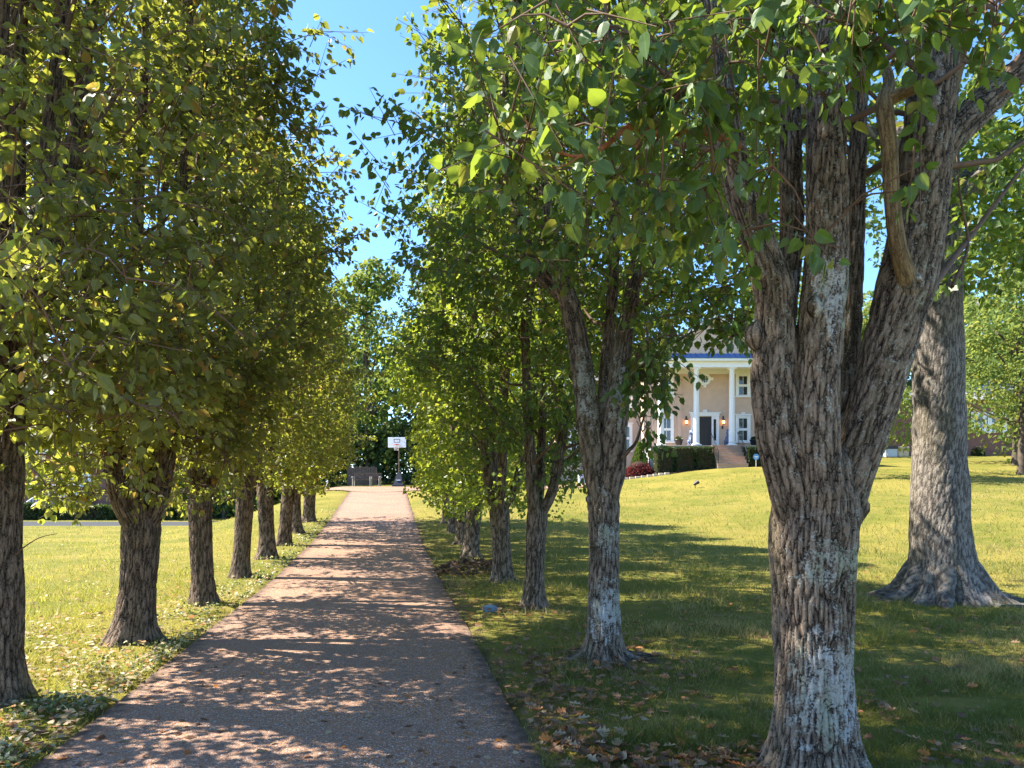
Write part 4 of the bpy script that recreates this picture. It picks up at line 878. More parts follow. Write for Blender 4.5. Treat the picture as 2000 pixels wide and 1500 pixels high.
# steps and railings
ST = thing('brick_steps', 'brick front steps with six treads up to the porch', 'steps', (AX + .1, YC - 1.0, 3.2))
ns = 6; zt = 3.15; xs0, xs1 = AX - .95 + .55, AX + .95 + .55
for k_ in range(ns):
    h_ = zt + (FL - .02 - zt) * (k_ + 1) / ns; yk = YC - .63 - (ns - k_) * .27
    s_ = MB().box(xs0, xs1, yk, yk + .268 if k_ < ns - 1 else YC - .625, zt - .5, h_ - .045).out('step', M['brick_step'], ST)
    MB().box(xs0 - .02, xs1 + .02, yk - .025, yk + .266, h_ - .042, h_, .008).out('tread', M['brick_step'], s_)
for s_, nm, xx in ((-1, 'black iron handrail on the left of the brick steps', xs0 + .06), (1, 'black iron handrail on the right of the brick steps', xs1 - .06)):
    T_ = thing('handrail', nm, 'handrail', (xx, YC - 1.5, zt), 'handrails of the front steps')
    ya, yb_ = YC - .45, YC - .63 - ns * .27 + .1
    MB().tube(catmull([(xx, ya + .12, FL + .78), (xx, ya, FL + .86), (xx, yb_, zt + 1.08), (xx, yb_ - .12, zt + 1.0)], [1, 1, 1, 1], .08)[0], .024, 8).out('rail', M['iron'], T_)
    for yy, za, zz in ((ya, FL - .001, FL + .86), (yb_, zt + .18, zt + 1.08)): MB().box(xx - .018, xx + .018, yy - .018, yy + .018, za, zz).out('post', M['iron'], T_)
    for k_ in range(1, 6):
        f_ = k_ / 6; yy = lerp(ya, yb_, f_); zt_ = lerp(FL + .86, zt + 1.08, f_)
        MB().box(xx - .008, xx + .008, yy - .008, yy + .008, zt_ - .86, zt_).out('baluster', M['iron'], T_)
# pots
def pot(x, y, lab, seed):
    T_ = thing('planter_pot', lab, 'planter', (x, y, FL), 'black planters on the porch')
    MB().lathe([(.16, 0), (.20, .05), (.27, .36), (.31, .38), (.31, .44), (.26, .44), (.24, .36)], x, y, 18, FL + .001).out('pot', M['iron'], T_, True)
    r_ = np.random.default_rng(seed); n = 160; d = nrm(r_.normal(size=(n, 3)) + (0, 0, .8)); pos = np.array((x, y, FL + .42)) + d * r_.uniform(0, .2, (n, 1))
    leaf_obj('foliage', (pos, d, r_.normal(size=(n, 3)), r_.uniform(.07, .14, n), r_.uniform(0, 1, n)), 'lo', M['hedge_leaf'], T_)['kind'] = 'stuff'
pot(11.05, YC + .5, 'black planter pot on the porch left of the front door', 1); pot(16.05, YC + .5, 'black planter pot on the porch right of the front door', 2)
# seated lion statues
def lion(x, y, s, lab):
    T_ = thing('lion_statue', lab, 'statue', (x, y, FL), 'seated animal statues by the front door'); b = MB(); z = FL + .14; k = 1.0
    rot = Matrix.Rotation(math.radians(-28), 3, 'X')
    b.ell((x, y + .10, z + .34), (.19, .20, .36), 14, 9, rot); b.ell((x, y - .06, z + .50), (.17, .16, .26), 12, 8)
    b.ell((x, y - .10, z + .80), (.20, .18, .22), 14, 9); b.ell((x, y - .22, z + .80), (.12, .12, .13), 12, 8); b.ell((x, y - .33, z + .76), (.075, .09, .065), 10, 6)
    for e in (-1, 1):
        b.ell((x + e * .12, y - .12, z + .98), (.05, .03, .05), 8, 5)
        b.tube(np.array([(x + e * .10, y - .14, z + .5), (x + e * .10, y - .20, z + .25), (x + e * .10, y - .21, z + .02)]), [.075, .055, .05], 10); b.ell((x + e * .10, y - .26, z + .04), (.06, .10, .045), 8, 6)
        b.ell((x + e * .17, y + .16, z + .18), (.10, .20, .18), 10, 7); b.ell((x + e * .19, y - .02, z + .05), (.06, .14, .05), 8, 6)
    b.tube(np.array([(x, y + .3, z + .08), (x + .2, y + .34, z + .1), (x + .27, y + .15, z + .08)]), [.04, .03, .045], 8)
    b.out('body', M['statue'], T_, True); MB().box(x - .26, x + .26, y - .40, y + .40, FL + .002, FL + .14, .02).out('plinth', M['statue'], T_)
lion(AX - 1.22, YC + 1.0, 1, 'blue grey seated lion statue left of the front door'); lion(AX + 1.25, YC + 1.0, 1, 'blue grey seated lion statue right of the front door')

# hedges: clipped blocks
def hedge(x0, x1, y0, y1, z0, z1, lab, seed, mat='hedge_leaf', n=2600, group='clipped hedge blocks below the porch', size=.075):
    T_ = thing('hedge', lab, 'hedge', ((x0 + x1) / 2, (y0 + y1) / 2, z0), group); r_ = np.random.default_rng(seed)
    MB().box(x0 + .08, x1 - .08, y0 + .08, y1 - .08, z0 - .1, z1 - .08, .06).out('core', M['mulch'], T_)
    q = r_.uniform(0, 1, (n, 3)); f = r_.integers(0, 5, n); o_ = np.zeros((n, 3))
    for a, (ax, val, d) in enumerate(((0, 0, (-1, 0, 0)), (0, 1, (1, 0, 0)), (1, 0, (0, -1, 0)), (1, 0, (0, -1, 0)), (2, 1, (0, 0, 1)))):
        m = f == a; q[m, ax] = val + (r_.uniform(0, .12, m.sum()) * (1 if val == 0 else -1)); o_[m] = d
    pos = np.array((x0, y0, z0)) + q * np.array((x1 - x0, y1 - y0, z1 - z0)) + o_ * (.08 * (fbm(q * 5, seed) - .5))[:, None]
    L = (pos, nrm(r_.normal(size=(n, 3)) + o_ * .5), r_.normal(size=(n, 3)) * .6 + o_, size * r_.uniform(.7, 1.3, n), r_.uniform(0, 1, n))
    leaf_obj('foliage', L, 'lo', M[mat], T_)['kind'] = 'stuff'; return T_
zh = 3.1
for (a, b, lab, s_) in ((9.05, 10.2, 'leftmost clipped hedge block below the porch, sunlit on its left side', 1), (10.27, 11.52, 'middle clipped hedge block left of the brick steps', 2), (11.58, 12.72, 'clipped hedge block touching the left side of the brick steps', 3),
                        (14.85, 15.75, 'clipped hedge block touching the right side of the brick steps, behind the blue sign', 4), (15.80, 17.3, 'rightmost clipped hedge block below the porch beside the pear trunk', 5)):
    zz = min(Hs(a, YC - 1.3), Hs(b, YC - 1.3)); hedge(a, b, YC - 1.95, YC - .75, zz, FL - .17, lab, s_)
# conical evergreen and red shrub
def cone_shrub(x, y, r, h, lab):
    z = Hs(x, y); T_ = thing('conical_evergreen', lab, 'shrub', (x, y, z)); r_ = np.random.default_rng(4); n = 2600
    MB().lathe([(r * .7, .05), (r * .72, h * .3), (r * .3, h * .75), (.02, h * .95)], x, y, 12, z).out('core', M['mulch'], T_)
    t_ = r_.uniform(0, 1, n) ** 1.3; a = r_.uniform(0, 6.283, n); rr = r * np.interp(t_, [0, .15, .5, 1], [.85, 1, .7, .05]) * r_.uniform(.85, 1.08, n)
    o_ = np.stack([np.cos(a), np.sin(a), 0 * a + .5], 1); pos = np.stack([x + rr * np.cos(a), y + rr * np.sin(a), z + t_ * h], 1)
    leaf_obj('foliage', (pos, nrm(o_ + r_.normal(size=(n, 3)) * .4 + (0, 0, .5)), r_.normal(size=(n, 3)) * .4 + o_, .10 * r_.uniform(.6, 1.3, n), r_.uniform(0, 1, n)), 'lo', M['cone_leaf'], T_)['kind'] = 'stuff'
cone_shrub(8.35, 46.9, .58, 2.1, 'bright green conical evergreen at the left corner of the house')
def ball_shrub(name, x, y, rx, ry, rz, lab, mat, seed, n=2200, size=.10, group=None):
    z = Hs(x, y); T_ = thing(name, lab, 'shrub', (x, y, z), group); r_ = np.random.default_rng(seed)
    MB().ell((x, y, z + rz * .45), (rx * .7, ry * .7, rz * .55), 12, 8).out('core', M['mulch'], T_, True)
    d = nrm(r_.normal(size=(n, 3))); d[:, 2] = np.abs(d[:, 2]) - .15
    pos = np.array((x, y, z + .1)) + d * np.array((rx, ry, rz)) * (r_.uniform(.75, 1.0, (n, 1)) + .3 * (fbm(d * 3, seed, 2)[:, None] - .5))
    leaf_obj('foliage', (pos, nrm(d + r_.normal(size=(n, 3)) * .6), r_.normal(size=(n, 3)) * .5 + d, size * r_.uniform(.6, 1.3, n), r_.uniform(0, 1, n)), 'lo', mat, T_)['kind'] = 'stuff'
ball_shrub('red_shrub', 8.15, 45.9, .95, .7, .95, 'dark red leaved shrub in the bed in front of the conical evergreen', M['red_leaf'], 7)
ball_shrub('low_shrub', 7.3, 47.6, .5, .5, .6, 'small dark shrub beside the red shrub at the house corner', M['hedge_leaf'], 8, 900)
# mulch bed and stone edging
bx = np.linspace(6.6, 13, 24); V = []
edge_y = lambda x: 45.0 - .35 * np.sin((x - 6.6) * .5)
for x in bx:
    for q in (0, .33, .66, 1): y = lerp(edge_y(x), 49.2 if x > 9 else 51.0, q); V.append((x, y, Hs(x, y) + .02))
i, k = np.meshgrid(np.arange(23), np.arange(3), indexing='ij')
tag(obj('flower_bed', V, np.stack([i * 4 + k, (i + 1) * 4 + k, (i + 1) * 4 + k + 1, i * 4 + k + 1], -1).reshape(-1, 4), M['mulch']), kind='structure')
ED = thing('garden_edging', 'row of pale stone blocks edging the flower bed by the red shrub', 'edging', (8, 44.9, Hs(8, 44.9)))
er = np.random.default_rng(3)
for k_ in range(9):
    x = 6.75 + k_ * .36; y = float(edge_y(x)) - .1 + er.uniform(-.03, .03); z = Hs(x, y)
    MB().box(x - .15, x + .15, y - .09, y + .09, z - .05, z + .11 + er.uniform(-.015, .015), .02).out('stone', M['stone'], ED)
# alarm sign
sx, sy = 15.27, YC - 2.15; sz = Hs(sx, sy)
T_ = thing('yard_sign', 'small blue octagonal yard sign on a stake before the right hedge', 'sign', (sx, sy, sz))
MB().tube(np.array([(sx, sy, sz - .1), (sx, sy, sz + .52)]), .014, 6).out('stake', M['white'], T_)
oc = [(sx + .20 * math.cos(math.pi / 8 + k_ * math.pi / 4), sz + .62 + .20 * math.sin(math.pi / 8 + k_ * math.pi / 4)) for k_ in range(8)]
MB().prism(oc, sy - .02, sy - .005).out('panel', M['signblue'], T_)
MB().box(sx - .12, sx + .12, sy - .026, sy - .0215, sz + .60, sz + .66).box(sx - .07, sx + .07, sy - .026, sy - .0215, sz + .53, sz + .56).out('white_marking', M['white'], T_)
# lawn spotlight
q = P(1358, 938, 36.0); q[2] = Hs(q[0], q[1])
T_ = thing('lawn_spotlight', 'small black spotlight standing on the sunny lawn before the house', 'light', tuple(q))
MB().tube(np.array([q - (0, 0, .05), q + (0, 0, .16)]), .02, 6).out('stake', M['iron'], T_)
MB().tube(np.array([q + (-.08, 0, .16), q + (-.02, 0.0, .20), q + (.16, 0, .32)]), [.05, .075, .11], 12).out('lamp_head', M['iron'], T_)
# bin by the left wing
q = P(1138, 938, 45.6); q[2] = Hs(q[0], q[1])
T_ = thing('storage_bin', 'pale blue grey bin standing by the left wing of the house', 'bin', tuple(q))
MB().box(q[0] - .28, q[0] + .28, q[1] - .3, q[1] + .3, q[2] + .02, q[2] + .6, .05).out('body', M['plastic_grey'], T_); MB().box(q[0] - .32, q[0] + .32, q[1] - .34, q[1] + .34, q[2] + .602, q[2] + .68, .025).out('lid', M['white'], T_)

# ------------------------------------------------------------------ basketball hoop, bench, fence
hx, hy = P(779, 953, 46.2)[0], 46.2; hz = Hs(hx, hy)
T_ = thing('basketball_hoop', 'portable basketball hoop with white backboard and black base behind the court', 'basketball hoop', (hx, hy, hz))
MB().add([(hx - .30, hy - .45, hz + .10), (hx + .34, hy - .45, hz + .10), (hx + .34, hy + .5, hz + .10), (hx - .30, hy + .5, hz + .10), (hx - .10, hy - .05, hz + .88), (hx + .12, hy - .05, hz + .88), (hx + .12, hy + .3, hz + .88), (hx - .10, hy + .3, hz + .88)], np.array([(0, 3, 2, 1), (4, 5, 6, 7), (0, 1, 5, 4), (1, 2, 6, 5), (2, 3, 7, 6), (3, 0, 4, 7)])).box(hx - .38, hx + .40, hy - .5, hy + .55, hz - .03, hz + .098, .03).out('base', M['black_plastic'], T_)
MB().box(hx - .12, hx + .16, hy - .36, hy - .27, hz + .36, hz + .42).out('base_marking', M['white'], T_)
MB().tube(np.array([(hx, hy + .1, hz + .88), (hx, hy + .1, hz + 2.35)]), .045, 8).tube(np.array([(hx, hy + .1, hz + 2.3), (hx, hy - .45, hz + 2.75)]), .03, 6).out('pole', M['wood_grey'], T_)
bcx, bz = hx - .02, hz + 2.78
bo = MB().box(bcx - .57, bcx + .57, hy - .62, hy - .58, bz - .32, bz + .33, .01).out('backboard', M['backboard'], T_)
sq = MB()
sq.box(bcx - .20, bcx + .20, hy - .628, hy - .6215, bz + .19, bz + .225).box(bcx - .20, bcx - .165, hy - .6275, hy - .6215, bz + .0, bz + .189).box(bcx + .165, bcx + .20, hy - .6275, hy - .6215, bz + .0, bz + .189).box(bcx - .164, bcx + .164, hy - .6275, hy - .6215, bz + 0, bz + .03)
sq.out('target_square', M['black_plastic'], bo)
rp = [(bcx + .2 * math.cos(a), hy - .87 + .2 * math.sin(a), bz - .14) for a in np.linspace(0, 2 * math.pi, 21)]
MB().tube(np.array(rp), .014, 6, False).box(bcx - .05, bcx + .05, hy - .68, hy - .622, bz - .17, bz - .12).out('rim', M['rim'], T_)
nt_ = MB()
for k_ in range(12):
    for dd in (-1, 1):
        a = k_ * math.pi / 6; nt_.tube(np.array([(bcx + .2 * math.cos(a), hy - .87 + .2 * math.sin(a), bz - .15), (bcx + .15 * math.cos(a + dd * .26), hy - .87 + .15 * math.sin(a + dd * .26), bz - .34), (bcx + .12 * math.cos(a), hy - .87 + .12 * math.sin(a), bz - .52)]), .006, 3, False)
nt_.out('net', M['net'], T_)
# bench
bx0, by0 = P(686, 953, 45.9)[0], 46.6; bz0 = Hs(bx0 + .8, by0)
T_ = thing('garden_bench', 'low weathered bench with white legs behind the end of the drive', 'bench', (bx0 + .85, by0, bz0))
for k_, xx in enumerate((0, 1.12, 1.70)):
    for yy in (-.28, .28): MB().box(bx0 + xx - .03, bx0 + xx + .03, by0 + yy - .04, by0 + yy + .04, bz0 - .08, bz0 + (.50 if xx != 1.12 else .62), .01).out('leg', M['stone'], T_)
for k_ in range(5): MB().box(bx0 - .08, bx0 + 1.78, by0 - .30 + k_ * .125, by0 - .30 + k_ * .125 + .105, bz0 + .40, bz0 + .44, .006).out('seat_slat', M['wood_grey'], T_)
for k_ in range(3): MB().box(bx0 - .05, bx0 + 1.75, by0 + .325, by0 + .35, bz0 + .5 + k_ * .13, bz0 + .60 + k_ * .13, .006).out('back_slat', M['wood_grey'], T_)
for xx in (-.04, 1.74): MB().box(bx0 + xx - .05, bx0 + xx + .05, by0 - .32, by0 + .36, bz0 + .565, bz0 + .61, .01).out('armrest', M['white'], T_)
# board fence behind
fx0, fy0 = P(678, 945, 48.4)[0], 48.4
T_ = thing('board_fence', 'short weathered board fence behind the bench at the wood edge', 'fence', (fx0 + 1, fy0, Hs(fx0, fy0)))
for k_ in range(14):
    x = fx0 + k_ * .145; z = Hs(x, fy0); hh = 1.25 + .04 * math.sin(k_ * 2.3)
    MB().box(x, x + .135, fy0 - .012, fy0 + .012, z - .05, z + hh, .004).out('plank', M['wood_grey'], T_)
for zz in (.35, 1.0): MB().box(fx0, fx0 + 2.03, fy0 + .014, fy0 + .06, Hs(fx0, fy0) + zz, Hs(fx0, fy0) + zz + .09).out('rail', M['wood_grey'], T_)
# white marker near the verge
q = P(640, 962, 42.5); q[2] = Hs(q[0], q[1])
T_ = thing('yard_marker', 'small white A shaped marker on the verge left of the drive end', 'marker', tuple(q))
for s_ in (-1, 1): MB().tube(np.array([(q[0] + s_ * .14, q[1] + s_ * .1, q[2] - .03), (q[0] + s_ * .02, q[1], q[2] + .42)]), .022, 6).out('leg', M['white'], T_)
MB().lathe([(.03, .40), (.07, .46), (.06, .54), (.02, .57)], q[0], q[1], 8, q[2]).out('cap', M['plastic_grey'], T_)

# ------------------------------------------------------------------ neighbour houses
nx0, nx1, ny = 30.5, 46.5, 60.0; nz = Hs(38, ny)
NB = thing('brick_house', 'red brick neighbour house with white windows behind the oak', 'house', ((nx0 + nx1) / 2, ny, nz))
MB().box(nx0, nx1, ny, ny + 9, nz - 1.2, nz + 4.6).out('wall', M['brick'], NB)
MB().add([(nx0 - .5, ny - .6, nz + 4.55), (nx1 + .5, ny - .6, nz + 4.55), (nx1 + .5, ny + 4.5, nz + 7), (nx0 - .5, ny + 4.5, nz + 7), (nx0 - .5, ny + 9.6, nz + 4.55), (nx1 + .5, ny + 9.6, nz + 4.55)], [[0, 1, 2, 3], [3, 2, 5, 4], [0, 3, 4], [1, 5, 2], [0, 4, 5, 1]]).out('roof', M['shingle'], NB)
window(NB, P(1911, 0, ny)[0] , ny, nz + 2.0, nz + 3.3, .7, False, .3); window(NB, P(1939, 0, ny)[0] + .35, ny, nz + 2.0, nz + 3.3, 1.0, False, .3); window(NB, 45, ny, nz + 2.0, nz + 3.3, .9, False, .2)
for k_, (u, lab) in enumerate(((1738, 'grey box unit with dark lid by the brick neighbour house'), (1760, 'cream bin beside the grey box unit by the brick house'))):
    c = P(u, 0, 57.0); z = Hs(c[0], 57.)
    T_ = thing('utility_bin', lab, 'bin', (c[0], 57, z))
    MB().box(c[0] - .42, c[0] + .42, 56.6, 57.4, z - .02, z + .62, .04).out('body', M['plastic_grey'] if k_ == 0 else M['stone'], T_); MB().box(c[0] - .45, c[0] + .45, 56.57, 57.43, z + .622, z + .82, .04).out('lid', M['black_plastic'] if k_ == 0 else M['stone'], T_)
ball_shrub('low_shrub', P(1910, 0, 58.6)[0], 58.6, .5, .5, .8, 'small round green shrub below the brick house window', M['hedge_leaf'], 18, 900)
ball_shrub('low_shrub', 44.5, 58.4, 2.2, .9, 1.6, 'wide dark shrub against the brick house at the right photo edge', M['hedge_leaf'], 19, 2600, .14)
# left neighbour
lx0, lx1, ly = -38, -27.5, 50.0; lz = Hs(-32, ly)
NL = thing('porch_house', 'dim brick house with white stair railing beyond the left lawn', 'house', (-32, ly, lz))
MB().box(lx0, lx1, ly, ly + 8, lz - .5, lz + 4.8).out('wall', M['brick'], NL)
MB().add([(lx0 - .5, ly - .6, lz + 4.75), (lx1 + .5, ly - .6, lz + 4.75), (lx1 + .5, ly + 4, lz + 7.2), (lx0 - .5, ly + 4, lz + 7.2), (lx0 - .5, ly + 8.6, lz + 4.75), (lx1 + .5, ly + 8.6, lz + 4.75)], [[0, 1, 2, 3], [3, 2, 5, 4], [0, 3, 4], [1, 5, 2], [0, 4, 5, 1]]).out('roof', M['shingle'], NL)
MB().box(lx0 - .5, lx1 + .5, ly - .65, ly - .603, lz + 4.5, lz + 4.8).out('fascia', M['white'], NL)
window(NL, -30, ly, lz + 1.5, lz + 3.0, 1.0, False); window(NL, -35, ly, lz + 1.5, lz + 3.0, 1.0, False)
rl = MB().tube(np.array([(-33.2, ly - 1.4, lz + .95), (-31.2, ly - 1.4, lz + 2.3), (-29.5, ly - 1.4, lz + 2.3)]), .05, 6).out('railing', M['white'], NL)
for k_ in range(18):
    x = -33.1 + k_ * .21; zt_ = lz + .95 + min(1, (x + 33.2) / 2) * 1.35
    MB().box(x - .025, x + .025, ly - 1.425, ly - 1.375, zt_ - .95, zt_).out('baluster', M['white'], rl)
MB().box(-31.2, -29.3, ly - 1.5, ly - .003, lz - .3, lz + 1.25).out('porch', M['concrete'], NL)
for q, (a, b) in enumerate(((-36, -31.5), (-31.4, -26.8), (-26.7, -22.5))):
    hedge(a, b, 47.4, 48.4, Hs((a + b) / 2, 47.5) - .05, Hs((a + b) / 2, 47.5) + 1.1 - .15 * q, ['dark hedge at the left photo edge before the porch house', 'dark hedge in the middle before the porch house', 'lowest dark hedge right of the porch house'][q], 40 + q, n=2200, size=.16, group='hedges along the far side street')

# ------------------------------------------------------------------ small things near the trees
q = P(957, 1190, 9.9); q[2] = Hs(q[0], q[1])
tag(MB().ell(q + (0, 0, .02), (.11, .09, .065), 14, 9, Matrix.Rotation(.4, 3, 'Z')).out('rock', pbr('blue_grey_rock', (.16, .22, .27), .7, .25, 15., .3, bumpd=.01), org=q), 'blue grey rounded stone in the leaves by the third right pear', 'rock')
q = P(1972, 1183, 10.35); q[2] = Hs(q[0], q[1])
tag(MB().prism([(q[0] - .26, q[2] - .02), (q[0] + .26, q[2] - .02), (q[0] + .24, q[2] + .022), (q[0] - .2, q[2] + .028)], q[1] - .14, q[1] + .14).out('stone_slab', pbr('shade_grey_slab', (.10, .10, .095), .9, .2, 12., .15, bumpd=.008), org=q), 'flat grey stone slab on the grass right of the oak foot', 'stone')  # slab colour darkened to stand in for the oak's shade

# ------------------------------------------------------------------ grass
gr = np.random.default_rng(21)
def blades(name, x, y, hgt, wid, mat, lab, seed):
    r_ = np.random.default_rng(seed); n = len(x); z = H(x, y) - .012 + .05 * (fbm(np.stack([x * .5, y * .5, 0 * x], 1), 3) - .5)
    cl_ = fbm(np.stack([x * 2.3, y * 2.3, 0 * x], 1), 19, 3); hgt = hgt * np.interp(cl_, [.3, .5, .62, .75], [.45, .8, 1.3, 2.1])
    a = r_.uniform(0, 6.283, n); lean = r_.uniform(.2, 1.2, n) * hgt; la = r_.uniform(0, 6.283, n)
    B = np.stack([x, y, z], 1); w = np.stack([np.cos(a), np.sin(a), 0 * a], 1) * wid[:, None] / 2
    tip = B + np.stack([np.cos(la) * lean, np.sin(la) * lean, hgt], 1)
    V = np.stack([B - w, B + w, tip], 1).reshape(-1, 3); Fq = np.arange(n * 3).reshape(-1, 3)
    # slow drift of hue across the lawn
    ti = np.clip(.35 * r_.uniform(0, 1, n) + .75 * fbm(np.stack([x * .9, y * .9, 0 * x], 1), 61, 3) - .05 + r_.normal(size=n) * .12, 0, .999)
    return tag(obj(name, V, Fq, mat, attrs={'tint': np.repeat(ti, 3)}), lab, 'grass', kind='stuff')
def scatter(n, ylo, yhi, side, pw=1.0):
    """points inside the camera's view, denser near"""
    t_ = gr.uniform(0, 1, n); y = 1 / (1 / ylo + t_ * (1 / yhi - 1 / ylo))
    lim = .78 * y + .6
    x = gr.uniform(-1, 1, n) * lim
    m = ~on_paving(x, y, -.035)
    m &= (x > ctr(y)) if side > 0 else (x < ctr(y))
    m &= ~((y > 44.6) & (x > 6.4) & (x < 18))
    return x[m], y[m]
x, y = scatter(480000, 3.0, 42, 1); sR = x - (ctr(y) + HALF)
pk_ = np.clip(.2 + sR * .55, .12, 1) * (fbm(np.stack([x * 1.6, y * 1.6, 0 * x], 1), 33, 2) > .36 + gr.uniform(-.06, .06, len(x)) - .1 * (sR > 3))
for (tx, ty) in TREES_R: pk_ *= 1 - .9 * np.exp(-((x - tx) ** 2 + (y - ty) ** 2) / .4)
pk_ *= 1 - .85 * np.exp(-((x - 6.62) ** 2 + (y - 11) ** 2) / 1.6)
m = gr.uniform(0, 1, len(x)) < pk_; x, y = x[m], y[m]
s_ = 1 + np.maximum(y - 6, 0) * .09
blades('lawn_grass', x, y, gr.uniform(.03, .075, len(x)) * np.minimum(s_, 1.6), .0055 * s_ * gr.uniform(.7, 1.4, len(x)), M['grass_shade_tone'], 'patchy green grass of the lawn right of the drive', 1)
x, y = scatter(230000, 3.6, 40, -1); sL = (ctr(y) - HALF) - x
m = gr.uniform(0, 1, len(x)) < np.clip(.25 + sL * .5, .2, 1); x, y = x[m], y[m]; s_ = 1 + np.maximum(y - 6, 0) * .09
blades('meadow_grass', x, y, gr.uniform(.03, .065, len(x)) * np.minimum(s_, 1.5), .0055 * s_ * gr.uniform(.7, 1.4, len(x)), M['grass'], 'sunny yellow green grass of the lawn left of the drive', 2)

# ground cover along the left edge of the drive
n = 5200; y = 1 / gr.uniform(1 / 30, 1 / 3.8, n); sL = np.abs(gr.normal(0, .42, n)) + .03; x = ctr(y) - HALF - sL
m = fbm(np.stack([x * 1.8, y * 1.8, 0 * x], 1), 71, 2) > .42; x, y = x[m], y[m]; n = len(x)
L = (np.stack([x, y, H(x, y) + gr.uniform(0, .06, n)], 1), gr.normal(size=(n, 3)) + (0, 0, .1), gr.normal(size=(n, 3)) * .5 + (0, 0, 1), gr.uniform(.022, .05, n) * (1 + np.maximum(y - 8, 0) * .05), gr.uniform(0, 1, n))
tag(leaf_obj('ground_cover', L, 'mid', M['cover_leaf']), 'low leafy ground cover along the left edge of the drive', 'ground cover', kind='stuff')

# ------------------------------------------------------------------ fallen leaves
def flat_leaves(x, y, zoff, size, r_):
    n = len(x); nor = nrm(r_.normal(size=(n, 3)) * .32 + (0, 0, 1)); a = r_.uniform(0, 6.283, n)
    return (np.stack([x, y, H(x, y) + zoff], 1), np.stack([np.cos(a), np.sin(a), 0 * a + .05], 1), nor, size, r_.uniform(0, 1, n))
fr_ = np.random.default_rng(31)
# right lawn: oak leaves, thick near the drive edge
y = 1 / fr_.uniform(1 / 30, 1 / 3.2, 14000); x = fr_.uniform(-.2, .78, 14000) * y + .5; sR = x - (ctr(y) + HALF)
w_ = np.where(sR > .02, .085 + .80 * np.exp(-np.maximum(sR - .15, 0) / .75), 0) * (.35 + 1.3 * (fbm(np.stack([x, y, 0 * x], 1), 90, 2) > .5)) + .55 * np.exp(-((x - 6.62) ** 2 + (y - 11) ** 2) / 2.2) + .35 * np.exp(-((x - x1) ** 2 + (y - y1) ** 2) / .35) + .4 * np.exp(-((x - x2) ** 2 + (y - y2) ** 2) / .4); m = fr_.uniform(0, 1, len(x)) < w_
Lr = flat_leaves(x[m], y[m], fr_.uniform(.02, .05, m.sum()), fr_.uniform(.035, .10, m.sum()), fr_)
# drive
n = 420; y = 1 / fr_.uniform(1 / 30, 1 / 3.2, n); q = fr_.uniform(-1, 1, n); q = np.sign(q) * np.abs(q) ** .7; x = ctr(y) + q * HALF * .99
Ld = flat_leaves(x, y, .018 - .02 * q * q, fr_.uniform(.03, .065, n), fr_)
# left lawn
n = 7000; y = 1 / fr_.uniform(1 / 33, 1 / 4.2, n); x = -fr_.uniform(.2, .80, n) * y; sL = (ctr(y) - HALF) - x
m = (sL > .02) & (fr_.uniform(0, 1, n) < .25 + .75 * np.exp(-np.maximum(sL, 0) / .8) + .5 * (fbm(np.stack([x * .6, y * .6, 0 * x], 1), 91, 2) > .52))
Ll = flat_leaves(x[m], y[m], fr_.uniform(.02, .05, m.sum()), fr_.uniform(.035, .075, m.sum()), fr_)
FALL_COL = [('dark brown', leaf_mat('brown_dry_leaf', (.11, .055, .03), (.17, .09, .05), (.17, .09, .05), (.25, .12, .05), .2, .6, .25)),
            ('pale tan', leaf_mat('tan_dry_leaf', (.34, .23, .13), (.46, .34, .21), (.46, .34, .21), (.45, .32, .15), .25, .6, .25)),
            ('orange', leaf_mat('orange_dry_leaf', (.40, .14, .04), (.50, .20, .05), (.50, .20, .05), (.5, .2, .05), .3, .6, .25))]
def zone(kind, q):
    if kind == 'drive':
        c = q[0] - ctr(q[1]); a = 'left edge' if c < -.6 else 'right edge' if c > .6 else 'middle'
        return f"on the {a} of the drive, " + ('close to the camera' if q[1] < 6 else 'beyond the second pears' if q[1] > 9 else 'between the nearest pears')
    if kind == 'left': return 'on the grass left of the drive, ' + ('by the nearest left pear' if q[1] < 7 else 'by the second left pear' if q[1] < 9.5 else 'past the third left pear')
    s_ = q[0] - (ctr(q[1]) + HALF)
    if math.hypot(q[0] - x1, q[1] - y1) < .8: return 'at the foot of the lichened nearest right pear'
    if math.hypot(q[0] - x2, q[1] - y2) < .9: return 'at the foot of the second right pear'
    if s_ < .7: return 'beside the right edge of the drive, ' + ('close to the camera' if q[1] < 5.2 else 'level with the second pear' if q[1] < 8.5 else 'past the second pear')
    if q[0] > x1: return 'on the shaded grass right of the nearest pear' if q[1] < 5.5 else 'on the grass between nearest pear and oak'
    return 'on the grass left of the nearest right pear' if q[1] < 5.5 else 'on the grass beyond the nearest right pear'
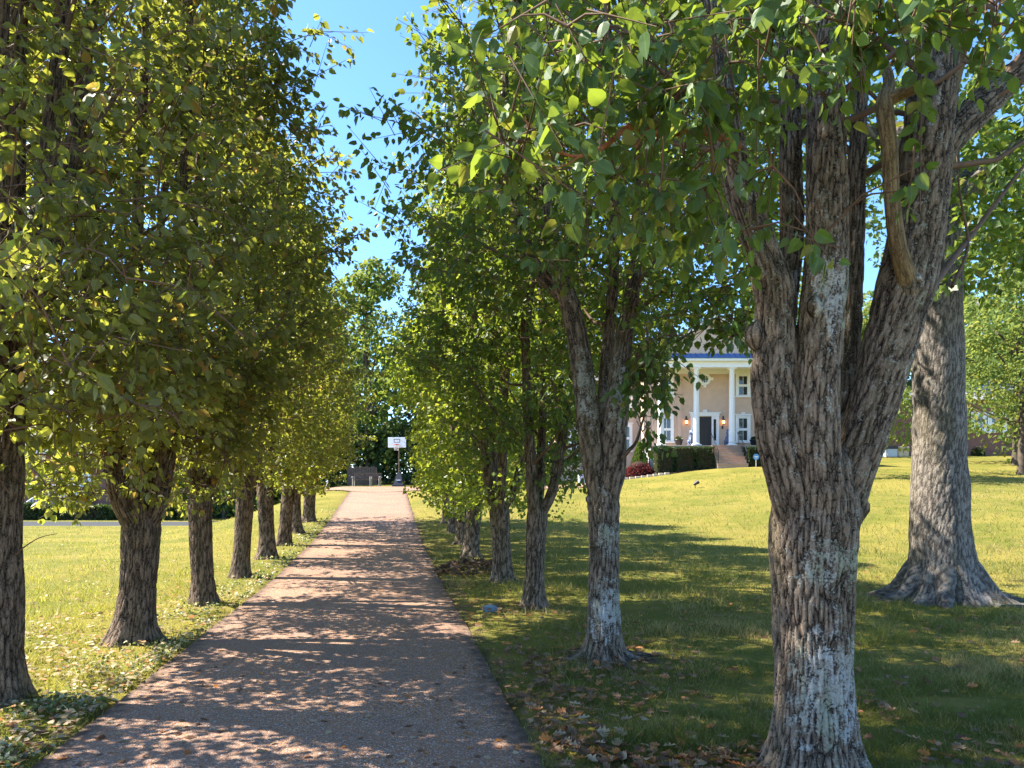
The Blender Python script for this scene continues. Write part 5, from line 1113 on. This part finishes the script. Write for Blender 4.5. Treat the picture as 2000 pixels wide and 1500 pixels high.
def fallen(L, nk, kind, mat, lab, grp, restname, restlab, shape):
    pos = L[0]; u, v = proj(pos); ok = (u > 0) & (u < 2000) & (v > 0) & (v < 1495); sc_ = np.where(ok, L[3] / pos[:, 1] * (EYE / pos[:, 1] + .2), 0); idx = np.argsort(-sc_)[:nk]
    T, fc = SHAPES[shape]; mes = [raw_mesh('fallen_leaf', T, [list(f) for f in fc], m_, {'tint': np.zeros(len(T))}) for _, m_ in FALL_COL]
    tip = nrm(L[1]); nor = nrm(L[2] - tip * (L[2] * tip).sum(1, keepdims=True)); side = np.cross(tip, nor)
    for j in idx:
        ci = 0 if L[4][j] < .42 else 1 if L[4][j] < .80 else 2; o = bpy.data.objects.new('fallen_leaf', mes[ci]); COL.objects.link(o); s = L[3][j]; q = pos[j]
        o.matrix_world = Matrix(((side[j, 0] * s, tip[j, 0] * s, nor[j, 0] * s, q[0]), (side[j, 1] * s, tip[j, 1] * s, nor[j, 1] * s, q[1]), (side[j, 2] * s, tip[j, 2] * s, nor[j, 2] * s, q[2]), (0, 0, 0, 1)))
        tag(o, f'{FALL_COL[ci][0]} {lab} {zone(kind, q)}', 'leaf', grp)
    m = np.ones(len(pos), bool); m[idx] = False
    tag(leaf_obj(restname, take(L, m), shape, mat), restlab, 'leaves', kind='stuff')
fallen(Lr, 170, 'right', M['dry_leaf'], 'lobed leaf', 'fallen leaves on the right lawn', 'leaf_litter', 'scatter of dry brown leaves over the right lawn', 'oak')
fallen(Ld, 70, 'drive', M['dry_leaf'], 'small leaf', 'fallen leaves on the drive', 'leaf_litter', 'small dry leaves scattered on the drive', 'mid')
fallen(Ll, 60, 'left', M['pale_leaf'], 'dry leaf', 'fallen leaves on the left lawn', 'leaf_litter', 'pale dry leaves scattered over the left lawn', 'mid')
# heap of dark leaves beside the fifth right tree
n = 700; a = fr_.uniform(0, 6.283, n); r_ = fr_.uniform(0, 1, n) ** .5; c = P(925, 1115, 14.6)
x = c[0] + np.cos(a) * r_ * .75; y = c[1] + np.sin(a) * r_ * .9; L = list(flat_leaves(x, y, .02 + .2 * (1 - r_ ** 2) * fr_.uniform(.4, 1, n), fr_.uniform(.06, .11, n), fr_))
L[2] = fr_.normal(size=(n, 3)) + (0, 0, .6)
tag(leaf_obj('leaf_pile', tuple(L), 'oak', leaf_mat('old_dark_leaf', (.05, .035, .028), (.12, .085, .06), (.2, .12, .06), (.15, .08, .04), .2, .7, .2, .9)), 'low heap of dark leaves beside the fourth right pear', 'leaf pile', kind='stuff')
